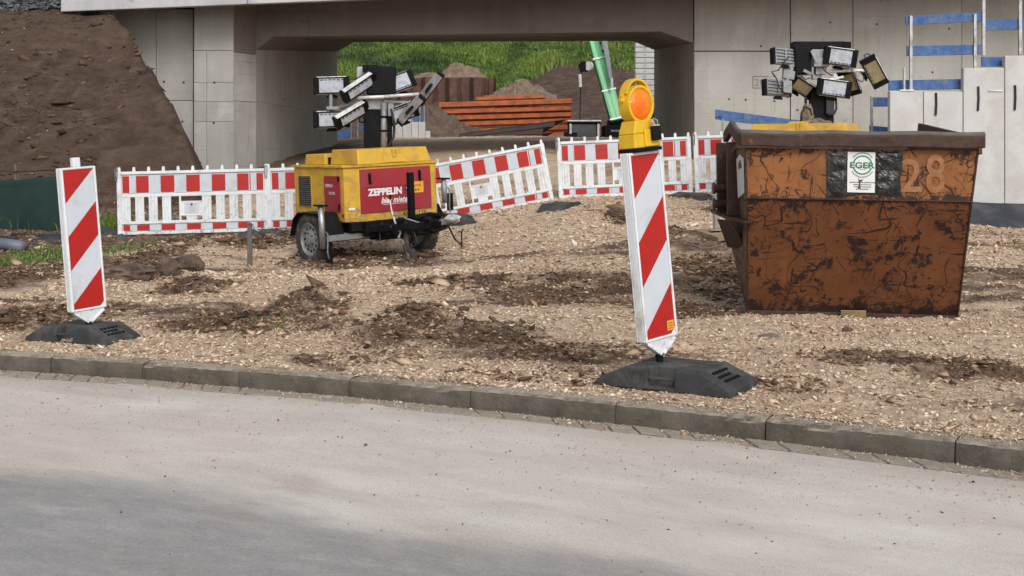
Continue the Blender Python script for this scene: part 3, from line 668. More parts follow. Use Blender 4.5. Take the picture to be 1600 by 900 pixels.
# pier: front panels and a side face turned to the opening
p0, p1 = PX(303, YP), PX(365, YP); pr = PX(400, YW)
MB().box(p0+.03, p1-.03, YP+.05, YW+.9, -.3, 5.3).build('pier_core', 'concdark', bridge, world=True)
pm = PX(323, YP); zs = [-.3, PZ(190, YP), PZ(159, YP), PZ(129, YP), PZ(79, YP), 5.2]
for j in range(5):
    if j == 4: cpanel(p0, p1, zs[j], zs[j+1], YP, .06)
    else: cpanel(p0, pm, zs[j], zs[j+1], YP, .06, g=.003); cpanel(pm, p1, zs[j], zs[j+1], YP, .06, g=.003, off=.002)
for j, (a, c) in enumerate(zip([-.3, PZ(157, 29), PZ(80, 29)], [PZ(157, 29), PZ(80, 29), 5.2])):
    MB().hexa([(p1-.06,YP+.07,a+.005),(p1,YP+.07,a+.005),(pr+.005,YW-.01,a+.005),(pr-.10,YW-.01,a+.005),(p1-.06,YP+.07,c-.005),(p1,YP+.07,c-.005),(pr+.005,YW-.01,c-.005),(pr-.10,YW-.01,c-.005)]).build('concrete_panel', 'concdark' if j == 2 else 'conc', bridge, .005, world=True)
def side_wall(xa, ya, xb, yb, out, cuts, zcuts, ztops, mat):   # wall running back through the underpass; ztops(t) = upper edge
    A, B = Vector((xa,ya,0)), Vector((xb,yb,0)); d = B-A; nrm = Vector((out, 0, 0))
    for u0, u1 in zip(cuts[:-1], cuts[1:]):
        for j in range(len(zcuts)):
            z0 = zcuts[j]
            q = []
            e = .004/ (abs(d.y)); a, c = A+d*(u0+e), A+d*(u1-e)
            ta = zcuts[j+1]-.004 if j+1 < len(zcuts) else ztops(u0); tb = zcuts[j+1]-.004 if j+1 < len(zcuts) else ztops(u1)
            Z = lambda p, z: Vector((p.x, p.y, z))
            MB().hexa([Z(a,z0),Z(c,z0),Z(c+nrm*.12,z0),Z(a+nrm*.12,z0),Z(a,ta),Z(c,tb),Z(c+nrm*.12,tb),Z(a+nrm*.12,ta)]).build('concrete_panel', mat, bridge, .004, world=True)
    MB().hexa([A+nrm*.1+Vector((0,0,-.3)),B+nrm*.1+Vector((0,0,-.3)),B+nrm*.9+Vector((0,0,-.3)),A+nrm*.9+Vector((0,0,-.3)),
               A+nrm*.1+Vector((0,0,ztops(0))),B+nrm*.1+Vector((0,0,ztops(1))),B+nrm*.9+Vector((0,0,ztops(1))),A+nrm*.9+Vector((0,0,ztops(0)))]).build('abutment_wall', mat, bridge, world=True)
YF = 40.0
NLl, NLu, NRu, NRl = (PX(400,YW),PZ(78,YW)), (PX(427,YW),PZ(57,YW)), (PX(1032,YW),PZ(49,YW)), (PX(1083,YW),PZ(67,YW))
FLl, FLu, FRu, FRl = (PX(527,YF),PZ(81,YF)), (PX(552,YF),PZ(66,YF)), (PX(988,YF),PZ(64,YF)), (PX(1022,YF),PZ(78,YF))
side_wall(PX(400,YW), YW, PX(527,YF), YF, -1, [0,.33,.68,1], [-.3, 2.75], lambda t: NLl[1]+.06+(FLl[1]-NLl[1])*t, 'conc')
side_wall(PX(1085,YW), YW+.09, PX(1022,YF), YF, 1, [0,.3,.62,1], [-.3, 2.9], lambda t: NRl[1]+.06+(FRl[1]-NRl[1])*t, 'conc')
T0 = 5.35
near = [(NLl[0]-.3,T0),(NLl[0]-.3,NLl[1]),NLl,NLu,NRu,NRl,(NRl[0]+.0,T0+.55)]
far = [(FLl[0]-.9,T0+.3),(FLl[0]-.9,FLl[1]),FLl,FLu,FRu,FRl,(FRl[0]+.6,T0+.55)]
far[-1] = (FRl[0], T0+.55)
vs = [(x, YW-.004, z) for x, z in near] + [(x, YF, z) for x, z in far]; n = 7
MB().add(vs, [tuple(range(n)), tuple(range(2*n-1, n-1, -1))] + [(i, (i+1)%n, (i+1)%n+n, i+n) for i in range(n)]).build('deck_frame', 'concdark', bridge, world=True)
# overhanging deck slab and the pale edge cap, both climbing to the right
def capz(x): return 4.72 + (x+10.4)*.0405
sx0, sx1 = -10.38, 15.0
slab = MB(); slab.hexa([(sx0,28.35,capz(sx0)+.27),(sx1,28.35,capz(sx1)+.27),(sx1,YF,capz(sx1)+.42),(sx0,YF,capz(sx0)+.42),
                        (sx0,28.35,capz(sx0)+.7),(sx1,28.35,capz(sx1)+.7),(sx1,YF,capz(sx1)+.85),(sx0,YF,capz(sx0)+.85)])
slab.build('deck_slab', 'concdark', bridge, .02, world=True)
cuts = [-10.4, -6.1, -1.1, 3.9, 8.9, 15]
for a, c in zip(cuts[:-1], cuts[1:]):
    MB().hexa([(a+.006,28.0,capz(a)),(c-.006,28.0,capz(c)),(c-.006,28.36,capz(c)+.02),(a+.006,28.36,capz(a)+.02),(a+.006,28.02,capz(a)+.95),(c-.006,28.02,capz(c)+.95),(c-.006,28.36,capz(c)+.95),(a+.006,28.36,capz(a)+.95)]).build('edge_cap', 'conclight', bridge, .02, world=True)
# right abutment front with its cast panels
xr = [PX(p, YW) for p in (1085, 1235, 1333, 1503, 1600, 1760)]
MB().box(xr[0]+.04, 16, YW+.08, YW+.9, -.3, 5.9).build('abutment_core', 'concdark', bridge, world=True)
zr = [-.3, PZ(190, YW), PZ(125, YW), PZ(80, YW), PZ(42, YW), 5.75]
MB().box(xr[0], xr[1]-.014, YW, YW+.07, -.3, PZ(80, YW)-.014).build('concrete_panel', 'conc', bridge, .006, world=True)
MB().box(xr[0], xr[1]-.014, YW, YW+.07, PZ(80, YW)+.014, 5.3).build('concrete_panel', 'conc', bridge, .006, world=True)
for i in range(1, 5): cpanel(xr[i], xr[i+1], -.3, 5.5+.25*i*.4, YW, .07, g=.012 if i == 1 else .006)
# form-tie holes
for px, py in ((1139,155),(1165,156),(1297,35),(1370,38),(1459,28),(1483,45),(1457,113),(256,128),(287,129),(285,190),(334,192),(335,129),(1189,72),(1210,158),(1246,172)):
    yy = YP if 303 < px < 365 else (29.38 if px < 303 else YW)
    c = P(px, py, yy); MB().lathe([(.028,-.003),(.028,-.001),(.016,-.001),(.016,-.0015),(0,-.0015)], (0,1,0), c, 14).build('tie_hole', 'ink', bridge, world=True)
# cast number tag on the right abutment
c = P(1176, 138, YW); tagf = MB(); W_, H_ = .40, .30
for b_ in ((0,W_,0,.018),(0,W_,H_-.018,H_),(0,.018,.018,H_-.018)): tagf.box(c.x+b_[0], c.x+b_[1], YW-.010, YW+.001, c.z+b_[2], c.z+b_[3])
tagf.build('cast_frame', 'concdark', bridge, world=True)
text('cast_number', '20', .24, .17, frame_m((c.x+.05, YW-.007, c.z+.06), (1,0,0), (0,0,1)), 'concdark', bridge, world=True)

# ================================================================ what is seen through the underpass
# numbered white blocks that close the far right edge
t = thing('numbered_block_pier', 'narrow stack of white numbered blocks at the far right edge of the underpass', 'block pier', (4.9, 45.5, 1.9))
yl = [65.5,73.5,81.5,90,98.5,107,115.5,124,133,142,150,158,167]; xl0, xl1 = PX(993,45.5), PX(1027,45.5)
glyph = ['', '8', '0', '0', '0', '5', '5', '7', '', '', '', '']
for i in range(12):
    za, zb = PZ(yl[i+1],45.5), PZ(yl[i],45.5); g = .012
    if i == 0: MB().extr([(xl0,45.5,za+g),(xl1,45.5,za+g),(xl1,45.5,za+g+.02),(xl0+.02,45.5,zb)], (0,.5,0)).build('block', 'lwall', t, .006, world=True)
    else: MB().box(xl0, xl1, 45.5, 46.0, za+g, zb-g).build('block', 'lwall', t, .006, world=True)
    if glyph[i]: text('block_number', glyph[i], .10, .11, frame_m((xl0+.30, 45.49, za+.05), (1,0,0), (0,0,1)), 'inkgrey', t, bold=.02, world=True)
MB().box(xl0, xl1, 45.55, 46.0, 1.2, PZ(167,45.5)-.01).build('block_base', 'black', t, world=True)

# stepped precast wall behind the floodlights
def stepped(xs_, tops, y, zb, th, th_name, label, mat='lwall'):
    t = thing('retaining_wall', label, 'retaining wall', (xs_[0], y, zb))
    for i in range(len(tops)):
        MB().box(xs_[i]+.006, xs_[i+1]-.006, y+.002*(i%2), y+th, zb, tops[i]).build('wall_panel', mat, t, .012, world=True)
    return t
y = 47.
t = stepped([PX(p,y) for p in (606,617.5,629,643,654,664.5,672.5)], [PZ(p,y) for p in (193,187,181,190.5,190.5,204.5)], y, .9, .2, '', 'white stepped precast wall seen through the underpass behind the floodlights')
def board_fence(name, label, posts, boards, y, mat='steel', cat='guard rail', grp=None):
    c = P(posts[0][0], posts[0][2], y); t = thing(name, label, cat, c, group=grp)
    for px, py0, py1, *w_ in posts:
        wd = w_[0] if w_ else .045; MB().box(PX(px,y)-wd/2, PX(px,y)+wd/2, y-.045, y, PZ(py1,y), PZ(py0,y)).build('post', mat, t, .004, world=True)
    for px0, px1, ya, yb, hh, dy in boards:
        A, B = P(px0, ya, y), P(px1, yb, y)
        MB().hexa([(A.x,y+dy,A.z-hh),(B.x,y+dy,B.z-hh),(B.x,y+dy+.035,B.z-hh),(A.x,y+dy+.035,A.z-hh),(A.x,y+dy,A.z),(B.x,y+dy,B.z),(B.x,y+dy+.035,B.z),(A.x,y+dy+.035,A.z)]).build('board', 'blueboard', t, .003, world=True)
    return t
board_fence('guard_rail', 'small guard rail with blue boards on the stepped wall, seen right of the floodlight mast', [(645,160,191),(656,160,191),(663,166,191)], [(643.5,664.5,172,172,.16,.01),(643.5,664.5,183,183,.17,.01)], 47.1)
board_fence('guard_rail', 'guard rail with blue boards seen left of the floodlight mast through the underpass', [(549,185,230),(559,180,230),(575,195,230)], [(527,550,205,201,.28,.01),(560,582,197,196,.2,.01),(527,560,217,216,.24,.012)], 46.0)
# soil heap right of that wall and mound on the sheet piles
def heap(name, label, c, size, seed, mat, sub=4, amp=.22, parent=None):
    """loose cone of tipped earth"""
    nr, na = 26, 64; vs = [(c[0], c[1], c[2]+size[2]*1.02)]; fs = []
    for i in range(1, nr+1):
        r = i/nr
        for k in range(na):
            an = 2*math.pi*k/na; wob = 1+.22*noise.noise(Vector((math.cos(an)*1.3, math.sin(an)*1.3, seed)))
            x, y = c[0]+size[0]*1.25*r*wob*math.cos(an), c[1]+size[1]*1.25*r*wob*math.sin(an)
            z = size[2]*(1-r**1.15) - .35*size[2]*(r > .98) + size[2]*(.22*noise.fractal(Vector((x*1.7, y*1.7, seed)), .8, 2.1, 5) + .10*noise.fractal(Vector((x*7, y*7, seed)), .7, 2.1, 3))*min(1, 3*r)
            vs.append((x, y, c[2]+z))
    for k in range(na): fs.append((0, 1+k, 1+(k+1)%na))
    for i in range(nr-1):
        for k in range(na): a = 1+i*na; fs.append((a+k, a+na+k, a+na+(k+1)%na, a+(k+1)%na))
    o = MB().add(vs, fs).build(name, mat, parent); return tag(o, label, 'soil heap')
MT['heapearth'] = M('heap_earth', (.115,.078,.058), .4, 1.6, .95, dirt=(.17,.125,.09), dirt_amt=.45, dscale=2.5, bmp=.9, bs=9, dist=.06)
MT['heaplight'] = M('heap_light_earth', (.24,.17,.12), .35, 2.2, .95, dirt=(.13,.09,.065), dirt_amt=.45, dscale=3.5, bmp=.9, bs=10, dist=.05)
heap('soil_heap', 'grey brown soil heap between the stepped white wall and the sheet pile stack', (PX(668,49), 49.2, 2.2), (1.9, .8, 1.25), 3, 'heapearth', 4, .12)
# sheet pile wall
y = 60.; xa, xb = PX(604,y), PX(765,y); zt = PZ(121,y)
spw = thing('sheet_pile_wall', 'rust brown sheet pile wall in front of the grassy slope', 'sheet pile wall', ((xa+xb)/2, y, 3.8))
x = xa; i = 0; shape = {}
while x < xb-.2:
    wd = .60; s = -1 if i % 2 else 1; dy = .24*s
    pts = [(x,y),(x+.12,y+dy),(x+wd-.12,y+dy),(x+wd,y)]
    bot = [(a, b_, 2.6) for a, b_ in pts] + [(a, b_+.03, 2.6) for a, b_ in reversed(pts)]
    MB().extr(bot, (0,0,zt-2.6+.02*math.sin(i*2.3))).build('sheet_pile', 'rustbrown', spw, world=True); x += wd; i += 1
MB().box(xb-.03, xb, y+.02, y+3.6, 2.6, zt-.02).build('end_pile', 'rustbrown', spw, world=True)
heap('soil_heap', 'pale soil heap on top of the rust brown sheet pile wall', (PX(718,61.3), 61.6, 5.2), (1.25, .9, .95), 8, 'heaplight', 4, .16)
heap('soil_heap', 'low light soil heap at the left end above the sheet pile wall', (PX(670,62), 61.6, 5.25), (1.3, .8, .42), 11, 'heaplight', 4, .15)
heap('soil_heap', 'reddish soil heap on the bare slope behind the orange sheet piles', (PX(818,59), 59.5, 4.2), (1.3, 1.0, 1.0), 15, 'heaplight', 4, .15)
# stacked orange sheet piles, each a thing
def pile(name, mat, p0_, p1_, hgt, dep, label, grp):
    A, B = Vector(p0_), Vector(p1_); t = tag(None or bpy.data.objects.new(name, None), label, 'sheet pile', grp)
    L = (B-A).length; d = (B-A).normalized(); q = Vector((-d.y, d.x, 0)).normalized(); up = d.cross(q).normalized()
    if up.z < 0: up = -up
    prof = [(0,0),(0,.10),(.30,.24),(.30,.76),(0,.90),(0,1),(.04,1),(.04,.93),(.34,.79),(.34,.21),(.04,.07),(.04,0)]   # trough section
    prof = [(u*dep/.34, v_*hgt) for u, v_ in prof]
    bpy.data.objects.remove(t)
    mb = MB().extr([A - q*u + up*v_ for u, v_ in prof], B-A)
    return tag(mb.build(name, mat), label, 'sheet pile', grp)
rows = [(686,161.5,893,155.0),(689,171.5,892,166.0),(690,181.5,892,175.5),(692,191.5,891,184.5),(697,203.5,890,195.5),(704,214,888,206)]
ords = ['topmost full length', 'second from the top', 'third from the top', 'fourth from the top', 'fifth from the top', 'lowest']
for i, (xa_, ya_, xb_, yb_) in enumerate(rows):
    y = 50.0 + .0*i; A, B = P(xa_, ya_+8.2, y), P(xb_, yb_+8.2, y+.3)
    pile('sheet_pile', 'rustorange', A, B, .255, .22, f'orange rusty sheet pile, {ords[i]} in the stack beyond the underpass', 'stacked orange sheet piles')
A, B = P(744, 158, 51.2), P(852, 154.5, 51.4); pile('sheet_pile', 'rustorange', A, B, .17, .2, 'shorter orange sheet pile lying on the back of the stack', 'stacked orange sheet piles')
A, B = P(756, 152.8, 52), P(842, 151, 52.2); pile('sheet_pile', 'rustorange', A, B, .10, .2, 'thin orange sheet pile at the very back, topmost of all the piles', 'stacked orange sheet piles')
bk_ = MB()
for i, px in enumerate((730, 850)):
    c = P(px, 222, 50.2); o = MB().box(c.x-.12, c.x+.12, 49.6, 51.2, gz(c.x, 50)-.1, PZ(213,50)).build('timber_bearer', 'greywood'); tag(o, f'timber bearer under the {"left" if i == 0 else "right"} half of the orange sheet pile stack', 'timber', 'bearers under the sheet pile stack')
for (a, c, lab) in (((716,210.5),(866,190.5),'dark brown steel pile leaning across the front of the orange stack'),((722,216),(848,201),'dark steel beam lying low in front of the orange stack'),((733,219),(846,211),'lowest dark steel beam on the ground before the orange stack')):
    A, B = P(*a, 48.2), P(*c, 48.6); o = MB().extr([A+Vector((0,0,-.16)), A+Vector((.04,0,.05)), A+Vector((.5,.02,.10)), A+Vector((.5,.25,.1)), A+Vector((0,.25,-.16))], B-A).build('steel_beam', 'darkpile'); tag(o, lab, 'steel beam', 'dark steel beams before the stack')

# telescopic machine with the green boom
y = 46.; crane = thing('telescopic_crane', 'dark cabbed crane with a mint green telescopic boom behind the barriers', 'crane', (PX(925,y), y, 2.0))
B0, B1 = P(964, 190, y), P(921, 40, y+1.5); 
bd = (B1-B0).normalized(); sd_ = Vector((1,0,0)); sd_ = (sd_-bd*bd.x).normalized()
def boomseg(a, c, w0, w1, name, mat, parent, dep=.35, off=0):
    a = Vector(a); c = Vector(c); n_ = bd.cross(sd_).normalized(); pr_ = []
    ps = [a-sd_*w0/2+n_*(-dep/2), a+sd_*w0/2+n_*(-dep/2), a+sd_*w0/2+n_*dep/2, a-sd_*w0/2+n_*dep/2, c-sd_*w1/2+n_*(-dep/2), c+sd_*w1/2+n_*(-dep/2), c+sd_*w1/2+n_*dep/2, c-sd_*w1/2+n_*dep/2]
    return MB().hexa(ps).build(name, mat, parent, .02, world=True)
L_ = (B1-B0).length; mid1, mid2 = B0+bd*L_*.30, B0+bd*L_*.63
bm1 = boomseg(B0, mid1, .50, .49, 'boom', 'mint', crane, .42); boomseg(mid1, mid2, .46, .45, 'boom_section', 'mint', crane, .36); boomseg(mid2, B1, .43, .40, 'boom_section', 'mint', crane, .30)
nf = bd.cross(sd_).normalized(); nf = -nf if nf.y > 0 else nf
for k, (a, c, d_) in enumerate(((B0, mid1, .21), (mid1, mid2, .18), (mid2, B1, .15))):
    for off, ww in ((-.095, .13), (.085, .15)):
        o_ = nf*(d_+.006)+sd_*off; m_ = MB(); m_.hexa([a+o_-sd_*ww/2, a+o_+sd_*ww/2, a+o_+sd_*ww/2-nf*.01, a+o_-sd_*ww/2-nf*.01, c+o_-sd_*ww/2, c+o_+sd_*ww/2, c+o_+sd_*ww/2-nf*.01, c+o_-sd_*ww/2-nf*.01]); m_.build('boom_stripe', 'mintlight', crane, world=True)
for q in (mid1, mid2, B0+bd*.05): MB().obox(q+nf*.2, (.56,.06,.07), Matrix((sd_, nf, bd)).transposed()).build('boom_collar', 'alu', crane, .01, world=True)
MB().hexa([P(953,128,y),P(958,128,y),P(958,128,y+.2),P(953,128,y+.2),P(936,40,y+.6),P(946,40,y+.6),P(946,40,y+.8),P(936,40,y+.8)]).build('fly_jib', 'pipe', crane, .01, world=True)
for q0, q1, off in ((B0, mid1, -.26), (mid1, mid2, -.25)):
    MB().tube([q0+sd_*off+nf*.1, q0.lerp(q1, .5)+sd_*(off-.03)+nf*.12, q1+sd_*off+nf*.1], .022, 6).build('hydraulic_hose', 'cable', crane, world=True)
for kk in np.linspace(.06, .94, 12): MB().obox(B0.lerp(B1, float(kk))+sd_*.20+nf*.16, (.05,.03,.10), Matrix((sd_, nf, bd)).transposed()).build('boom_lug', 'black', crane, world=True)
MB().cyl(P(956,122,y-.05), P(956,136,y-.05), .05, 10).build('jib_pin', 'alu', crane, world=True)
MB().tube([P(909,45,y), P(908,100,y)], .02, 6).build('hoist_rope', 'cable', crane, world=True)
hk = MB().cyl(P(912,104,y-.15), P(912,104,y+.15), .2, 16); hk.box(PX(906,y), PX(918,y), y-.1, y+.1, PZ(112,y), PZ(98,y)); hk.build('winch_block', 'black', crane, .01, world=True)
MB().cyl(P(919,103,y-.2), P(921,103,y-.1), .17, 14).build('winch_drum', 'alu', crane, world=True)
MB().tube([P(908,112,y), P(907,150,y), P(906,192,y)], [.035,.03,.02], 6).build('hoist_cable', 'cable', crane, world=True)
MB().cyl(P(906,116,y-.1), P(907,136,y-.1), .06, 8).build('rope_weight', 'alu', crane, world=True)
cabz0, cabz1 = 1.9, PZ(193,y)
x0, x1 = PX(889,y), PX(937,y)
cab = MB(); cab.box(x0, x0+.10, y, y+1.3, cabz0, cabz1); cab.box(x1-.10, x1, y, y+1.3, cabz0, cabz1); cab.box(x0+.1, x1-.1, y+.02, y+1.28, cabz0, PZ(218,y)); cab.box(x0-.03, x1+.05, y-.04, y+1.35, cabz1, cabz1+.07)
cb = cab.build('cab', 'black', crane, .02, world=True)
MB().box(x0+.12, x1-.12, y+.05, y+.08, PZ(217,y), cabz1-.04).build('windscreen', 'glass', crane, world=True)
MB().box(x0-.05, x1+.06, y-.07, y+1.3, cabz1+.075, cabz1+.13).build('roof_visor', 'alu', crane, .01, world=True)
for px in (891.5, 935): MB().box(PX(px,y)-.04, PX(px,y)+.04, y-.02, y, cabz0, cabz1-.01).build('cab_pillar', 'alu', crane, world=True)
body = MB(); body.box(PX(944,y), PX(985,y), y-.1, y+1.6, 1.9, PZ(196,y)); body.box(PX(952,y), PX(978,y), y, y+1.2, PZ(196,y), PZ(186,y)); body.build('superstructure', 'black', crane, .03, world=True)
MB().box(PX(954,y), PX(980,y), y-.12, y-.10, PZ(206,y), PZ(203,y)).build('grille_bar', 'greymetal', crane, world=True)
tr = MB()
for sx_ in (-1, 1):
    tr.cyl(Vector((PX(935,y)+sx_*1.0-.2, y+.2, 1.95)), Vector((PX(935,y)+sx_*1.0+.2, y+.2, 1.95)), .38, 16)
    tr.cyl(Vector((PX(935,y)+sx_*1.0-.2, y+2.4, 1.98)), Vector((PX(935,y)+sx_*1.0+.2, y+2.4, 1.98)), .38, 16); tr.box(PX(935,y)+sx_*1.0-.2, PX(935,y)+sx_*1.0+.2, y+.2, y+2.4, 1.6, 2.33)
tr.box(PX(935,y)-1, PX(935,y)+1, y+.5, y+2.1, 1.75, 2.2); tr.build('crawler_track', 'black', crane, .02, world=True)

# ================================================================ precast wall and guard rails at the right
y = 20.6; z0 = .05
xs_ = [PX(p, y) for p in (1390,1443,1505,1570,1652,1735,1820,1900)]
tops = [PZ(142,y), PZ(143,y), PZ(106,y), PZ(87,y), PZ(87,y), PZ(52,y), PZ(52,y)]
rw = stepped(xs_, tops, y, z0, .14, '', 'pale precast concrete wall stepping up to the right behind the skip')
for px, a, c in ((1462,145,180),(1528,135,173),(1585.5,133,172)):
    A, B = P(px+.6, a, y-.012), P(px, c, y-.012)
    MB().tube([A, A+(B-A)*.5+Vector((.008,0,0)), B], .020, 6).build('lifting_strap', 'cable', rw, world=True)
for i, px in enumerate((1418,1556,1655)):
    MB().box(PX(px-12,y), PX(px+10,y), y-.02, y+.16, tops[min(3,max(0,i*2-1))] if i else tops[0]-.001, (tops[min(3,max(0,i*2-1))] if i else tops[0])+.02).build('cap_strip', 'alu', rw, .003, world=True)
board_fence('guard_rail', 'lower guard rail of blue boards on the left, lower steps of the pale wall', [(1422.5,25,141,.05),(1522.5,22,106,.05),(1412,106,141,.035)],
    [(1415,1537,25,19,.155,.0),(1417,1533,72,69.5,.17,.0),(1391,1505,125,123,.175,.08)], y+.12)
board_fence('guard_rail', 'upper guard rail with tall posts at the right edge on the highest step', [(1536,-40,87,.055),(1593,-30,86,.055),(1680,-30,86,.055)],
    [(1540,1690,31,28,.18,.0),(1537,1571,88,88,.17,.08),(1540,1690,-18,-20,.16,.0)], y+.14)
board_fence('guard_rail', 'short guard rail of two small blue boards left of the pale wall above the skip', [(1361.5,150,230,.04)], [(1361,1392,152,152,.165,.0),(1359,1392,196,199,.2,.0)], y+.9)
A = 25.5
t = board_fence('guard_rail', 'sloping blue board rail behind the skip, low on the right abutment', [(1129,186,300,.03),(1240,205,300,.03)], [(1118,1250,171,188,.21,.0)], A)
MB().box(PX(1118,A)-.002, PX(1128,A), A-.03, A-.002, PZ(184,A)+.02, PZ(171,A)-.01).build('board_end', 'blueboard', t, world=True)
# black membrane at the foot of the wall
def sheet(name, top, bot, mat, label, cat, wob=.03, seed=1, nv=9, sub=6):
    tp = [Vector(p) for p in top]; bt = [Vector(p) for p in bot]; pts = []
    def interp(pl, t):
        k = t*(len(pl)-1); i = min(int(k), len(pl)-2); return pl[i].lerp(pl[i+1], k-i)
    nu = (len(tp)-1)*sub
    for i in range(nu+1):
        a, c = interp(tp, i/nu), interp(bt, i/nu)
        for j in range(nv):
            p = a.lerp(c, j/(nv-1)); q = noise.noise_vector(p*2.1+Vector((seed,seed,seed)))*wob*(1 if 0 < j else .3); pts.append(p+q)
    fs = [(i*nv+j, (i+1)*nv+j, (i+1)*nv+j+1, i*nv+j+1) for i in range(nu) for j in range(nv-1)]
    mb = MB().add(pts, fs); o = mb.build(name, mat, smooth=True); s_ = o.modifiers.new('solid', 'SOLIDIFY'); s_.thickness = .006
    return tag(o, label, cat) if label else o
sheet('membrane', [P(1505,314,y-.02),P(1560,318,y-.02),P(1640,320,y-.02),P(1760,322,y-.02)], [P(1500,352,20.1),P(1560,361,19.9),P(1640,360,19.7),P(1760,362,19.6)], 'membrane', 'black sealing membrane draped along the foot of the pale wall', 'membrane', .04, 3)

# ================================================================ left edge: silt fence, pipe, strips of membrane
nf_ = thing('silt_fence', 'dark green net fence below the earth slope at the left', 'fence', P(0, 365, 17.6))
yf = 17.6
def netrow(px, py): return P(px, py, yf)
tp = [(-260,286),(-120,284),(-20,282),(0,281),(25,281),(60,277),(110,275),(128,277)]; bt = [(-260,372),(-120,370),(-20,368),(0,366),(25,366),(60,365),(110,364),(130,366)]
o = sheet('netting', [netrow(*q) for q in tp], [netrow(*q) for q in bt], 'net', None, None, .05, 7, 14, 6); o.parent = nf_; o.matrix_parent_inverse = wmat(nf_).inverted()
for px in (-200,-90,24,122): MB().cyl(P(px,257,yf+.06), P(px,372,yf+.06), .02, 7).build('post', 'greywood', nf_, world=True)
MB().tube([P(-260,268,yf+.03),P(-90,266,yf+.03),P(0,267,yf+.03),P(24,268.5,yf+.03),P(70,266,yf+.03),P(122,264,yf+.03)], .011, 6).build('top_wire', 'cable', nf_, world=True)
o = MB().tube([P(-120,376,15.9),P(-20,379,15.75),P(12,382,15.6),P(37,386,15.5)], .075, 14).build('drain_pipe', 'pipe', smooth=True); tag(o, 'grey blue plastic drain pipe lying in the weeds at the left edge', 'pipe')
sheet('membrane', [P(-60,366,17.2),P(20,364,17.1),P(70,366,17),P(120,368,16.9)], [P(-60,384,16),P(20,382,16),P(70,386,15.9),P(120,392,15.8)], 'membrane', 'flat dark membrane strip at the foot of the green net fence', 'membrane', .05, 5)
sheet('membrane', [P(158,352,17.6),P(185,362,17.1),P(210,374,16.6),P(232,383,16.4)], [P(156,380,16.6),P(180,377,16.5),P(205,383,16.2),P(226,387,16.2)], 'membrane', 'dark membrane tongue running under the left end of the barrier row', 'membrane', .03, 6)
# ================================================================ helpers for copies with shared meshes
def inst(name, me, parent, loc=(0,0,0)):
    o = bpy.data.objects.new(name, me); COL.objects.link(o); o.parent = parent; o.location = loc; return o
def getmesh(mb, name, mat, smooth=False):
    me = mb.mesh(name, smooth); me.materials.append(MT[mat]); return me

# ================================================================ barrier fence (2.10 m plastic site barriers)
BW, BH, BT = 2.10, .885, .045
slat_mb = MB(); w_ = .122
prof = [(-w_/2,0),(-w_/2,-.018),(-w_/2+.012,-.026),(-w_/2+.030,-.026),(-w_/2+.036,-.014),(-.022,-.014),(-.014,-.026),(.014,-.026),(.022,-.014),(w_/2-.036,-.014),(w_/2-.030,-.026),(w_/2-.012,-.026),(w_/2,-.018),(w_/2,0)]
slat_mb.extr([(x, y, .188) for x, y in prof], (0,0,.335)); SLAT = getmesh(slat_mb, 'slat', 'white')
def film(w_, h_, ribbed):
    m_ = MB(); m_.box(-w_/2, w_/2, -.004, .004, 0, h_)
    if ribbed:
        for dx in (-w_*.25, 0, w_*.25): m_.box(dx-.006, dx+.006, -.009, -.0041, 0, h_)
    return m_
RED_U = getmesh(film(.185, .232, False), 'red_panel', 'refl_red'); RED_UH = getmesh(film(.092, .232, False), 'red_panel', 'refl_red')
WHT_U = getmesh(film(.150, .250, True), 'white_panel', 'refl_white')
RED_L = getmesh(film(.185, .078, False), 'red_panel', 'refl_red'); RED_LH = getmesh(film(.092, .078, False), 'red_panel', 'refl_red')
WHT_L = getmesh(film(.150, .09, True), 'white_panel', 'refl_white')
fr = MB()
fr.box(0, .062, -BT/2, BT/2, 0, BH); fr.box(BW-.062, BW, -BT/2, BT/2, 0, BH)
for z0_, z1_ in ((0,.045),(.146,.188),(.523,.568),(.842,BH)): fr.box(.062, BW-.062, -BT/2-.004, BT/2, z0_, z1_)
fr.box(.062, BW-.062, .0, .018, .568, .842); fr.box(.062, BW-.062, .0, .018, .045, .146)
for i in range(11):
    x = .035 + i*(BW-.07)/10; fr.hexa([(x-.022,-.02,BH),(x+.022,-.02,BH),(x+.022,.02,BH),(x-.022,.02,BH),(x-.016,-.014,BH+.062),(x+.016,-.014,BH+.062),(x+.016,.014,BH+.062),(x-.016,.014,BH+.062)])
for i in range(6):    # mould lips beside every panel
    pass
FRAME = getmesh(fr, 'frame', 'white')
plq = MB(); cx = BW*.488
plq.box(cx-.17, cx-.145, -.024, 0, .188, .523); plq.box(cx+.145, cx+.17, -.024, 0, .188, .523)
plq.box(cx-.145, cx+.145, -.020, 0, .262, .440); plq.box(cx-.145, cx+.145, -.028, 0, .44, .455); plq.box(cx-.145, cx+.145, -.028, 0, .25, .262)
plq.box(cx-.075, cx+.075, -.022, 0, .188, .25)
PLAQ = getmesh(plq, 'name_panel', 'white')
lg = MB(); lg.box(cx-.10, cx+.10, -.0225, -.0202, .273, .425); LAB = getmesh(lg, 'label_field', 'refl_white')
lg = MB(); lg.lathe([(.018,0),(.018,.003),(0,.003)], (0,-1,0), (cx,-.0228,.405), 14); EMB = getmesh(lg, 'emblem', 'inkred')
lg = MB(); lg.box(cx-.075, cx-.022, -.0242, -.0227, .402, .407); lg.box(cx+.022, cx+.075, -.0242, -.0227, .402, .407)
for z_ in (.375,.358,.341,.324,.307): lg.box(cx-.05, cx+.05, -.0242, -.0227, z_, z_+.004)
PRN = getmesh(lg, 'printed_lines', 'inkgrey')
